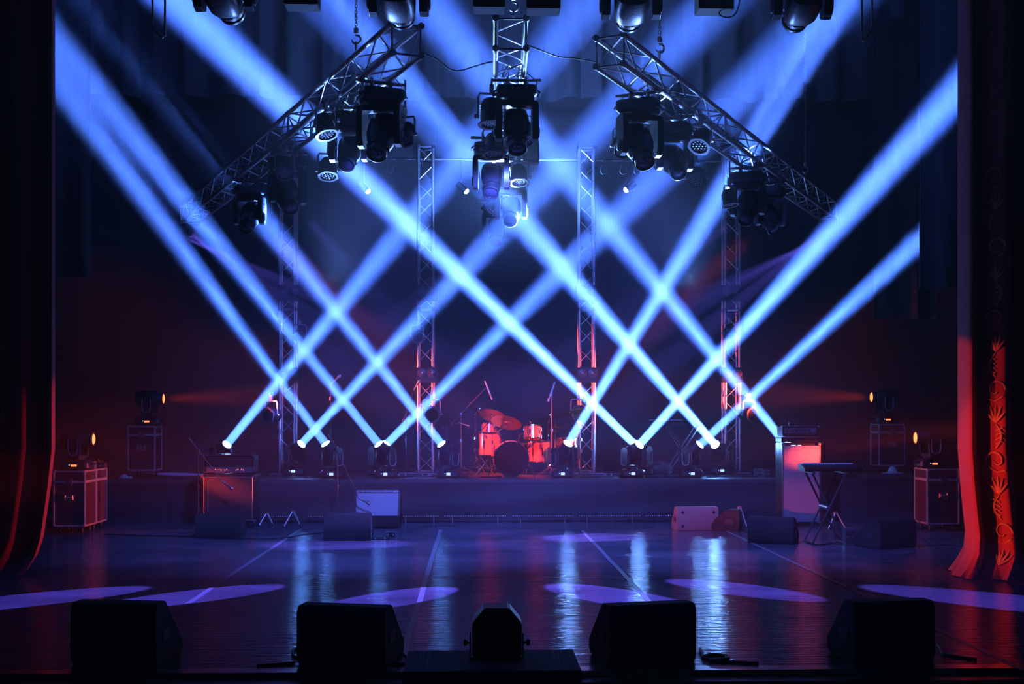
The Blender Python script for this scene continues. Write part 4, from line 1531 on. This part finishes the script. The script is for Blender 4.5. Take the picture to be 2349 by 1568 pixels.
def mic_stand(px, Y, z0, hz, lab, boom=None, mic=None, legs=.26, thick=.0085, mat_='plastic2', round_mic=False, grp='microphone stands'):
    """boom: (dx, dy, dz) of the boom tip from the pole top; tail opposite"""
    root = thing('microphone_stand', lab, 'microphone stand', (X(px, Y), Y, z0))
    if grp:
        root['group'] = grp
    MB().tube([(0, 0, .1), (0, 0, hz * .55)], thick * 1.5, 8).tube([(0, 0, hz * .5), (0, 0, hz)], thick, 8).lathe([(thick * 2.4, 0), (thick * 2.4, .05)], 10, Matrix.Translation((0, 0, hz * .53))).build('pole', M[mat_], root)
    for k in range(3):
        a = 2 * PI * k / 3 + .4
        MB().tube([(0, 0, .13), (legs * math.cos(a), legs * math.sin(a), .012)], thick * .9, 6).build('leg', M[mat_], root)
    if boom:
        bt = V((0, 0, hz)) + V(boom)
        tail = V((0, 0, hz)) - V(boom) * .35
        MB().tube([tail, bt], thick * .8, 8).lathe([(.016, -.03), (.016, .03)], 10, Matrix.Translation(tail) @ V((0, 0, 1)).rotation_difference(V(boom).normalized()).to_matrix().to_4x4()).build('boom_arm', M[mat_], root)
        MB().lathe([(.02, -.02), (.02, .02)], 12, Matrix.Translation((0, 0, hz)) @ Matrix.Rotation(PI / 2, 4, 'X')).build('clutch', M[mat_], root)
        end = bt
    else:
        end = V((0, 0, hz))
    if mic:
        m_ = MB()
        d_ = V(mic).normalized()
        if round_mic:
            q = Matrix.Translation(end) @ V((0, 0, 1)).rotation_difference(d_).to_matrix().to_4x4()
            m_.lathe([(.009, -.02), (.012, 0), (.015, .13), (.025, .145), (.027, .165), (.02, .185), (.005, .192)], 14, q)
        else:
            mic_mesh(m_, end - d_ * .1, d_, .34, .021)
        m_.build('microphone', M['alu_dark'], root)
    return root


# overheads, pixel-measured against the drum kit
Yd = 20.3
k = Yd / F
mic_stand(1058, Yd, HR, Z(948, Yd) - HR, 'overhead microphone stand left of the drums, boom rising to the right', boom=(60 * k, -.1, 62 * k), mic=(14, -4, -36), mat_='alu_dark')
mic_stand(1265, 19.9, HR, Z(900, 19.9) - HR, 'straight overhead microphone stand in front of the drums, right side', boom=(.02, 0, .08), mic=(-12, -2, -32), mat_='alu_dark', thick=.011)
mic_stand(455, 17.5, 0, Z(1032, 17.5), 'microphone stand before the left cabinet, microphone drooping over its front', boom=(55 * 17.5 / F, -.02, -70 * 17.5 / F), mic=(28, 0, -22), round_mic=True)
mic_stand(774, 17.6, 0, Z(1035, 17.6), 'thin microphone stand with boom dropping toward the pale combo amplifier', boom=(48 * 17.6 / F, -.02, -105 * 17.6 / F), mic=(26, 0, -14), round_mic=True)
mic_stand(759, 19.9, HR, Z(905, 19.9) - HR, 'tall thin microphone stand on the riser near the second beam light', boom=(.02, 0, .18), mic=(6, 0, 6), round_mic=True)
mic_stand(932, 20.2, HR, Z(945, 20.2) - HR, 'microphone stand just left of the second tower, microphone raised', boom=(18 * 20.2 / F, 0, 52 * 20.2 / F), mic=(6, 0, 10), round_mic=True)
mic_stand(1025, 20.2, HR, .78, 'low microphone stand at the left edge of the drum kit', boom=(.2, 0, .06), mic=(20, 0, -6), round_mic=True)

# ================================================================== DRUM KIT
def lug_ring(root, n, r, z0, z1, axis=None, tilt=None):
    for i in range(n):
        a = 2 * PI * i / n + .2
        x, y = r * math.cos(a), r * math.sin(a)
        MB().box((x, y, (z0 + z1) / 2), (.02, .02, (z1 - z0) * .4), rot=(0, 0, a)).tube([(x * 1.03, y * 1.03, z0), (x * 1.03, y * 1.03, z1)], .004, 6).build('lug', M['chrome'], root)


def drum(name, px, py_mid, Y, r, h, lab, tilt=0, legs=False, lugs=8, cat='drum', tz=0, floor_legs=None, group='drum kit'):
    c = P(px, py_mid, Y)
    root = thing(name, lab, cat, (c.x, c.y, c.z - h / 2), rot=Euler((tilt, tz, 0)), group=group)
    MB().lathe([(r, .01), (r, h - .01)], 40).build('shell', M['red_shell'], root)
    MB().lathe([(r * .99, h - .008), (r * .97, h), (0.002, h + .001)], 40, cap=False).build('top_head', M['drumhead'], root)
    for z in (0.0, h - .022):
        MB().lathe([(r + .003, z), (r + .011, z + .003), (r + .011, z + .02), (r + .003, z + .026)], 40, cap=False).build('hoop', M['chrome'], root)
    lug_ring(root, lugs, r + .008, .02, h - .02)
    if floor_legs:
        for i in range(3):
            a = 2 * PI * i / 3 + .9
            x, y = (r + .02) * math.cos(a), (r + .02) * math.sin(a)
            MB().tube([(x, y, h * .5), (x, y, -floor_legs + .03), (x * 1.12, y * 1.12, -floor_legs + .01)], .006, 6).build('leg', M['chrome'], root)
    return root


# bass drum: axis along the depth
rb = 38.5 * 19.45 / F
zc = Z(1052, 19.35)
bd = thing('bass_drum', 'bass drum with glossy black front head, centre of the riser', 'drum', (X(1173, 19.35), 19.35, zc), rot=Euler((-PI / 2, 0, 0)), group='drum kit')
MB().lathe([(rb, .02), (rb, .40)], 48).build('shell', M['red_shell'], bd)
MB().lathe([(rb * .985, -.0), (rb * .98, -.004), (.002, -.005)], 48, cap=False).build('front_head', M['black_head'], bd, label='glossy black front head')
MB().lathe([(rb * .985, .42), (.002, .42)], 48, cap=False).build('rear_head', M['drumhead'], bd)
for z in (-.012, .4):
    MB().lathe([(rb + .0, z), (rb + .016, z + .002), (rb + .016, z + .035), (rb + .0, z + .037), (rb - .006, z + .02), (rb, z)], 48, cap=False).build('hoop', M['ply'] if z < 0 else M['red_shell'], bd)
for i in range(8):
    a = 2 * PI * i / 8 + PI / 8
    x, y = (rb + .012) * math.cos(a), (rb + .012) * math.sin(a)
    MB().box((x, y, .1), (.028, .022, .07), rot=(0, 0, a)).box((x * 1.03, y * 1.03, -.004), (.04, .018, .03), rot=(0, 0, a)).tube([(x * 1.03, y * 1.03, 0), (x * 1.03, y * 1.03, .1)], .004, 6).build('lug', M['chrome'], bd)
for sx in (-1, 1):
    # spurs reach the deck: local y is world -z
    drop = zc - HR - .005
    MB().tube([(sx * (rb * .93), .07, .12), (sx * (rb + .07), drop * .55, .03), (sx * (rb + .1), drop, -.02)], .009, 8).build('spur', M['chrome'], bd)
MB().tube([(.13, -rb - .0, .16), (.13, -rb - .1, .16), (.2, -rb - .13, .16)], .012, 8).tube([(.13, -rb + .02, .2), (.14, -rb - .03, .2)], .02, 8).build('tom_holder', M['chrome'], bd)

drum('floor_tom', 1124, 1018, 19.9, .17, .38, 'tall bright red floor tom left of the bass drum', floor_legs=.30, lugs=8)
drum('rack_tom', 1222, 992, 19.6, .135, .22, 'rack tom mounted right above the bass drum', tilt=R(-12), lugs=6)
drum('rack_tom', 1122, 985, 20.3, .12, .2, 'red tom half hidden under the big cymbals', tilt=R(-10), lugs=6)
drum('floor_tom', 1237, 1035, 20.25, .19, .36, 'dark red floor tom behind the bass drum at right', floor_legs=.27, lugs=8)
sn = drum('snare_drum', 1302, 1014, 19.9, .17, .15, 'shallow red snare drum half behind the right beam light', lugs=8)
c = sn.location
st = thing('snare_stand', 'chrome tripod stand under the snare drum', 'drum stand', (c.x, c.y, HR + .002), group='drum hardware')
MB().tube([(0, 0, .1), (0, 0, c.z - HR - .04)], .011, 8).build('pole', M['chrome'], st)
for kk in range(3):
    a = 2 * PI * kk / 3
    MB().tube([(0, 0, .2), (.2 * math.cos(a), .2 * math.sin(a), .01)], .008, 6).build('leg', M['chrome'], st)
    MB().tube([(0, 0, c.z - HR - .1), (.17 * math.cos(a), .17 * math.sin(a), c.z - HR - .012)], .007, 6).build('basket_arm', M['chrome'], st)


def cymbal_stand(px, py, Y, r, pxb, lab, tilt=(0, 0), Yb=None, hub=None, boomless=False):
    """px,py: cymbal centre; pxb: pole column"""
    c = P(px, py, Y)
    Yb = Yb or Y
    root = thing('cymbal_stand', lab, 'cymbal', (X(pxb, Yb), Yb, HR + .002), group='cymbals on stands')
    o_ = root.location
    rel = c - o_
    # tripod with double braced legs
    hp = rel.z - .1 if boomless else max(.5, rel.z * .72)
    MB().tube([(0, 0, .08), (0, 0, hp * .5)], .0125, 8).tube([(0, 0, hp * .45), (0, 0, hp)], .009, 8).lathe([(.018, 0), (.018, .05)], 10, Matrix.Translation((0, 0, hp * .48))).lathe([(.016, 0), (.016, .04)], 10, Matrix.Translation((0, 0, hp * .75))).build('pole', M['chrome'], root)
    for kk in range(3):
        a = 2 * PI * kk / 3 + pxb
        ca_, sa = math.cos(a), math.sin(a)
        MB().tube([(.01 * ca_, .01 * sa, .3), (.14 * ca_, .14 * sa, .13), (.25 * ca_, .25 * sa, .012)], .007, 6).tube([(.02 * ca_, .02 * sa, .1), (.13 * ca_, .13 * sa, .12)], .006, 6).build('leg', M['chrome'], root)
    q = Euler((tilt[0], tilt[1], 0)).to_matrix().to_4x4()
    up = q.to_3x3() @ V((0, 0, 1))
    if boomless:
        MB().tube([(0, 0, hp), rel + up * .03], .006, 8).build('rod', M['chrome'], root)
    else:
        a = V((0, 0, hp))
        b_ = rel - up * .08
        MB().tube([a - (b_ - a) * .35, b_, rel - up * .03], .008, 8).lathe([(.02, -.02), (.02, .02)], 10, Matrix.Translation(a) @ Matrix.Rotation(PI / 2, 4, 'X')).lathe([(.016, -.014), (.016, .014)], 10, Matrix.Translation(b_) @ Matrix.Rotation(PI / 2, 4, 'Y')).build('boom_arm', M['chrome'], root)
    cm = MB().lathe([(r, -.014), (r * .985, -.0125), (r * .6, -.002), (r * .2, .004), (r * .17, .012), (r * .1, .022), (.006, .026), (.006, .024), (r * .1, .02), (r * .17, .009), (r * .2, .002), (r * .6, -.004), (r * .985, -.0145)], 48, cap=False)
    cm.build('cymbal', M['brass'], root, rel, Euler((tilt[0], tilt[1], 0)))
    MB().lathe([(.015, .02), (.016, .03), (.006, .034), (.005, .055)], 10).build('wing_nut', M['chrome'], root, rel, Euler((tilt[0], tilt[1], 0)))
    return root


cymbal_stand(1162, 967, 19.75, .25, 1124, 'largest bronze cymbal, tilted, over the floor tom', (R(-26), R(13)), Yb=20.0)
cymbal_stand(1131, 952, 20.1, .235, 1100, 'bronze cymbal behind the largest one, tilted the same way', (R(-26), R(16)), Yb=20.2)
cymbal_stand(1096, 941, 20.4, .16, 1090, 'small cymbal standing steeply, furthest left of the cymbals', (R(-15), R(36)), Yb=20.5)
cymbal_stand(1262, 957, 20.4, .2, 1257, 'thin crash cymbal nearly level, behind the straight overhead microphone', (R(-7), R(-4)), Yb=20.5, boomless=True)
cymbal_stand(1312, 944, 20.2, .19, 1333, 'cymbal at the right end of the kit, tilted to the left', (R(-14), R(-10)), Yb=20.1)
# hi-hat
hh = thing('hi_hat', 'pair of hi-hat cymbals on a thin stand above the snare drum', 'cymbal', (X(1274, 20.1), 20.1, HR + .002), group='cymbals on stands')
zz = Z(986, 20.1) - HR
MB().tube([(0, 0, .06), (0, 0, zz - .05)], .011, 8).tube([(0, 0, zz - .1), (0, 0, zz + .18)], .005, 8).build('pole', M['chrome'], hh)
for kk in range(3):
    a = 2 * PI * kk / 3 + 1
    MB().tube([(0, 0, .25), (.22 * math.cos(a), .22 * math.sin(a), .01)], .007, 6).build('leg', M['chrome'], hh)
for z, s in ((zz, -1), (zz + .035, 1)):
    MB().lathe([(.17, 0), (.165, s * .001), (.05, s * .014), (.04, s * .024), (.008, s * .03), (.008, s * .027), (.04, s * .021), (.05, s * .011), (.165, -.001 * s)], 40, cap=False).build('cymbal', M['brass'], hh, (0, 0, z))
MB().box((0, -.1, .02), (.09, .26, .015), rot=(R(12), 0, 0)).build('pedal', M['chrome'], hh, (0, 0, .03))
# bass drum pedal and stool
ds = thing('drum_stool', 'round black drum stool behind the bass drum', 'stool', (X(1190, 20.6), 20.6, HR + .002))
MB().lathe([(.15, .42), (.17, .44), (.17, .49), (.15, .51)], 28).build('seat', M['rubber'], ds)
MB().tube([(0, 0, .15), (0, 0, .43)], .014, 8).build('pole', M['chrome'], ds)
for kk in range(3):
    a = 2 * PI * kk / 3 + .2
    MB().tube([(0, 0, .25), (.24 * math.cos(a), .24 * math.sin(a), .01)], .009, 6).build('leg', M['chrome'], ds)
# drum microphones on short arms
for px, py, tx, ty, lab in ((1212, 968, 1216, 982, 'small clip microphone on the rack tom rim'), (1111, 1000, 1124, 1008, 'small clip microphone on the bright floor tom rim')):
    o = thing('clip_microphone', lab, 'microphone', P(px, py + 12, 19.55), group='clip microphones')
    MB().tube([(0, 0, -.03), (-.02, 0, .05), (0, 0, .1), (.02, 0, .08)], .006, 6).build('gooseneck', M['chrome'], o)
    m_ = MB()
    mic_mesh(m_, (.02, 0, .1), (.3, 0, -1), .06, .014)
    m_.build('capsule', M['plastic2'], o)


# ================================================================== LED BARS AT THE RISER FOOT
nb = 0
labs = ['led bar at the riser foot, left of the leftmost guitar stand', 'led bar at the riser foot, behind the black wedge and pale combo', 'led bar at the riser foot, right of the pale combo amplifier',
        'led bar at the riser foot, below the left part of the drum kit', 'led bar at the riser foot, below the bass drum', 'led bar at the riser foot, below the bright front beam light', 'led bar at the riser foot, furthest right beside the reddish wedge']
for (a, b_), lab in zip(((592, 690), (705, 790), (918, 1008), (1018, 1162), (1174, 1316), (1326, 1470), (1478, 1682)), labs):
    Y = 18.55
    xa_, xb_ = X(a, Y), X(b_, Y)
    o = thing('led_bar', lab, 'light bar', ((xa_ + xb_) / 2, Y, 0), group='led bars along the riser foot')
    w = xb_ - xa_
    zc_ = Z(1183, Y)
    MB().box((0, .02, zc_), (w, .07, .055)).build('housing', M['plastic'], o, bevel=.006)
    m_ = MB()
    n = int(w / .034)
    for i in range(n):
        m_.lathe([(.0105, 0), (.009, .006), (.004, .009), (.001, .0095)], 10, Matrix.Translation((-w / 2 + .02 + i * (w - .04) / max(1, n - 1), -.015, zc_)) @ Matrix.Rotation(PI / 2, 4, 'X'))
    m_.build('lens_row', M['led_lens'], o)
    for sx in (-1, 1):
        MB().prism([(-.04, 0), (.08, 0), (.05, zc_ - .02), (-.01, zc_ - .02)], sx * w * .36 - .005, sx * w * .36 + .005, 'x').build('foot', M['plastic'], o)


# ================================================================== GUITAR STANDS, BOXES, CABLES
def a_stand(px, py, Y, lab, hgt=.24, sp=.12):
    o = thing('guitar_stand', lab, 'guitar stand', (X(px, Y), Y, 0), group='folding guitar stands')
    MB().box((0, .02, hgt), (.06, .05, .04)).build('hinge', M['wood'], o, bevel=.008)
    for sx in (-1, 1):
        MB().tube([(sx * .01, 0, hgt), (sx * sp, -.06, .035), (sx * sp, -.1, .02)], .012, 8).build('front_leg', M['alu'], o)
        MB().tube([(sx * sp, -.09, .03), (sx * sp, -.16, .07)], .014, 8).build('padded_hook', M['rubber'], o)
    MB().tube([(0, .02, hgt), (0, .17, .012)], .011, 8).build('rear_leg', M['alu_dark'], o)
    return o


a_stand(672, 1195, 17.7, 'small red-lit folding guitar stand by the leftmost tape line')
a_stand(1918, 1195, 17.2, 'small red-lit folding guitar stand behind the keyboard stand')
a_stand(1697, 1190, 17.5, 'small folding guitar stand behind the end-on wedge, red tip', .3, .09)
a_stand(612, 1200, 17.9, 'dim folding guitar stand right of the left guitar cabinet', .2, .1)

small_box('effects_pedal', 897, 0, 16.5, .0, .14, .12, .07, 'red-lit effects pedal on the floor right of the pale combo amplifier', 'effects pedal', 'panel', 'plastic')
small_box('effects_pedal', 873, 0, 16.2, .0, .24, .12, .035, 'flat dark pedal board right of the second black wedge', 'effects pedal', 'plastic', 'plastic2')
small_box('junction_box', 1947, 0, 15.3, .0, .13, .12, .22, 'grey upright junction box between the keyboard stand and right wedge', 'electrical box', 'panel', 'plastic2')
small_box('junction_box', 1740, 0, 19.4, HR + .001, .13, .12, .13, 'pale box on the riser left of the bass cabinet', 'electrical box', 'panel', 'plastic2')
small_box('junction_box', 1757, 0, 19.3, HR + .001, .09, .12, .11, 'narrow red-lit box next to the pale box on the riser', 'electrical box', 'panel', 'ply_red')
small_box('junction_box', 1975, 0, 19.6, HR + .001, .14, .12, .2, 'dark box on the riser behind the keyboard, right of it', 'electrical box', 'plastic2', 'plastic')
small_box('power_strip', 950, 0, 19.8, HR + .001, .55, .09, .05, 'long power strip on the riser under the second tower', 'power strip', 'alu_dark', 'plastic2')
small_box('power_strip', 1420, 0, 19.8, HR + .001, .5, .07, .04, 'long power strip on the riser right of the third tower', 'power strip', 'alu_dark', 'plastic2')
# hat-like white thing on the platform block
o = thing('white_cap', 'crumpled white cloth cap lying on the right platform block', 'cap', (X(2048, 19.1), 19.1, HR + .062))
MB().lathe([(.14, 0), (.15, .008), (.08, .03), (.062, .07), (.05, .1), (.02, .115), (.002, .117)], 24, squash=(1, .7)).build('crown', M['paper'], o)
MB().lathe([(.15, .0), (.17, .004), (.15, .012)], 24, squash=(1.1, .6)).build('brim', M['paper'], o)
o = thing('white_cap', 'small pale crumpled cloth on the riser beside the left case', 'cloth', (X(285, 19.2), 19.2, HR + .002))
MB().lathe([(.08, 0), (.09, .01), (.05, .04), (.02, .06), (.002, .062)], 18, squash=(1, .7)).build('cloth_fold', M['paper'], o)
MB().lathe([(.04, 0), (.03, .03), (.002, .04)], 14, squash=(1, .6)).build('cloth_fold', M['paper'], o, (.09, 0, 0))
o.name = 'crumpled_cloth'
# set-list papers on the riser
for px, Y, rz, lab in ((952, 19.2, .2, 'sheet of white paper on the riser left of the drums'), (975, 19.15, -.3, 'sheet of paper beside the first, nearer the drums'), (1395, 19.3, .1, 'sheet of paper on the riser right of the drums')):
    o = MB().box((0, 0, .001), (.3, .21, .002)).build('paper_sheet', M['paper'], None, (X(px, Y), Y, HR + .001), (0, 0, rz))
    tag(o, lab, 'paper', 'papers on the riser')


def floor_cable(pts, lab, r=.008, z=0.0, mt='cable', amp=.0):
    pts = [V((p[0], p[1], z + r)) for p in pts]
    q = [pts[0]] + pts + [pts[-1]]
    out = []
    for i in range(1, len(q) - 2):
        for k_ in range(8):
            t_ = k_ / 8
            a, b_, c, d_ = q[i - 1], q[i], q[i + 1], q[i + 2]
            out.append(.5 * ((2 * b_) + (c - a) * t_ + (2 * a - 5 * b_ + 4 * c - d_) * t_ * t_ + (3 * b_ - a - 3 * c + d_) * t_ ** 3))
    out.append(pts[-1])
    return tag(MB().tube(out, r, 8).build('floor_cable', M[mt]), lab, 'cable', 'cables on the stage')


def gp(l, z=0):
    return [GP(x, y, z) for x, y in l]


floor_cable(gp([(240, 1225), (330, 1229), (420, 1231), (520, 1236), (650, 1234), (700, 1226), (745, 1222)]), 'black cable running along the floor between the left case and wedge')
loop = [(1605, 1490), (1612, 1503), (1616, 1508), (1640, 1503), (1668, 1506), (1668, 1514), (1640, 1516), (1618, 1512), (1612, 1508), (1632, 1503), (1660, 1505), (1664, 1513), (1630, 1518), (1690, 1521), (1740, 1523)]
floor_cable(gp(loop), 'black cable coiled beside the right of the centre wedges', .009)
floor_cable(gp([(908, 1494), (922, 1500), (936, 1512), (934, 1522), (915, 1526), (900, 1521)]), 'short cable loop right of the wedge left of the centre lamp', .009)
floor_cable(gp([(682, 1488), (672, 1492), (671, 1503), (678, 1509), (684, 1508)]), 'short cable loop at the left side of the wedge left of centre', .008)
floor_cable(gp([(676, 1521), (640, 1525), (600, 1527), (590, 1528)]), 'thin cable leading left from the wedge left of centre', .008)
floor_cable(gp([(2150, 1480), (2158, 1490), (2165, 1502), (2200, 1509), (2240, 1514)]), 'cable trailing right from the far right front wedge', .009)
floor_cable(gp([(1650, 1208), (1680, 1213), (1700, 1216), (1716, 1222)]), 'cable between the reddish wedge and the narrow wedge', .008)
floor_cable(gp([(1852, 1246), (1880, 1250), (1910, 1247), (1945, 1249), (1990, 1246)]), 'cable along the feet of the keyboard stand', .009)
floor_cable(gp([(2118, 1238), (2140, 1248), (2180, 1250), (2215, 1252)]), 'cable leaving the right wedge toward the curtain', .008)
for i, (px0, px1) in enumerate(((700, 740), (880, 940), (1040, 1075), (1100, 1150), (1330, 1460), (1480, 1590), (1620, 1740))):
    Y = 19.25
    pts = squiggle((X(px0, Y), Y, 0), (X(px1, Y), Y + .1, 0), 9, .07, 300 + i)
    floor_cable([(p.x, p.y) for p in pts[::5]], 'black cable lying on the riser deck, %s' % ['by the second beam light', 'left of the power strip', 'left of the drums', 'under the floor tom', 'right of the drums', 'by the dark keyboard stand', 'right of the rightmost beam light'][i], .01, HR)

# stool/black case behind the beams at the left of the riser
o = thing('instrument_case', 'low black curved case lying on the riser between the right beam lights', 'case', (X(1500, 20.3), 20.3, HR + .002))
MB().loft([(.32, .15, 0, 0), (.33, .16, .02, 0), (.3, .14, .16, 0), (.2, .1, .22, 0), (.05, .05, .235, 0)], e=.6).build('shell', M['plastic2'], o)
MB().tube([(-.08, -.13, .15), (-.06, -.16, .17), (.06, -.16, .17), (.08, -.13, .15)], .01, 6).build('handle', M['rubber'], o)

# ================================================================== LIGHTING
W = bpy.data.worlds.new('hall_air')
S.world = W
W.use_nodes = True
nt = W.node_tree
nt.nodes['Background'].inputs[0].default_value = (0, 0, 0, 1)
nt.nodes['Background'].inputs[1].default_value = 0
vs = nt.nodes.new('ShaderNodeVolumeScatter')
vs.inputs['Density'].default_value = .007
vs.inputs['Anisotropy'].default_value = 0.0
nt.links.new(vs.outputs[0], nt.nodes['World Output'].inputs['Volume'])

# violet pools on the front of the floor, thrown from upstage
pools = [((75, 1374), (5.95, 20.5, 4.62), 3.1), ((458, 1365), (5.8, 20.3, 4.62), 3.1), ((905, 1371), (5.65, 20.1, 4.62), 3.3),
         ((1400, 1365), (-4.7, 20.6, 4.62), 3.5), ((1690, 1350), (-4.8, 20.9, 4.62), 3.0), ((2300, 1378), (-4.95, 21.2, 4.62), 3.6)]
for (px, py), src, ang in pools:
    spot('pool', src, GP(px, py), 76000, (.14, .11, 1), ang, .05, .02)
# added blue ambient fill below the trusses, whose par lamps stay unlit
for x, y, tx, ty, tz, e, ang in ((TL0.x - .4, 12.4, -1.5, 16, 0, 1700, 90), (TR0.x + .5, 12.6, 2.5, 16, 0, 1700, 90), (TC0.x, 13.5, .3, 22, .5, 900, 80)):
    spot('added_blue_fill', (x, y, 4.3), (tx, ty, tz), e, (.1, .16, 1), ang, 1, .12)
# added spots without lamp bodies, brightening the trusses and the back drape
spot('added_truss_fill', (X(1172, 18.9), 18.9, 4.45), (X(1172, 22), 22.4, 8.4), 1700, (.12, .28, 1), 110, 1, .1)
spot('added_truss_fill', (X(1164, 15.6), 15.6, 4.3), (X(1172, 12), 11, 5.3), 1900, (.2, .42, 1), 75, 1, .08)
spot('added_truss_fill', (X(760, 14), 14.2, 3.0), (TL0.x - .4, 12.3, 5.2), 1900, (.15, .32, 1), 75, 1, .08)
spot('added_truss_fill', (X(1600, 14), 14.2, 3.0), (TR0.x + .4, 12.3, 5.2), 1900, (.15, .32, 1), 75, 1, .08)

S.view_settings.view_transform = 'Standard'
S.view_settings.look = 'None'
S.view_settings.exposure = 0
S.view_settings.gamma = 1
S.view_settings.use_curve_mapping = False
cy = S.cycles
cy.use_adaptive_sampling = True
cy.adaptive_threshold = .02
cy.max_bounces = 4
cy.diffuse_bounces = 2
cy.glossy_bounces = 3
cy.transmission_bounces = 2
cy.volume_bounces = 0
cy.caustics_reflective = False
cy.caustics_refractive = False
cy.sample_clamp_indirect = 4
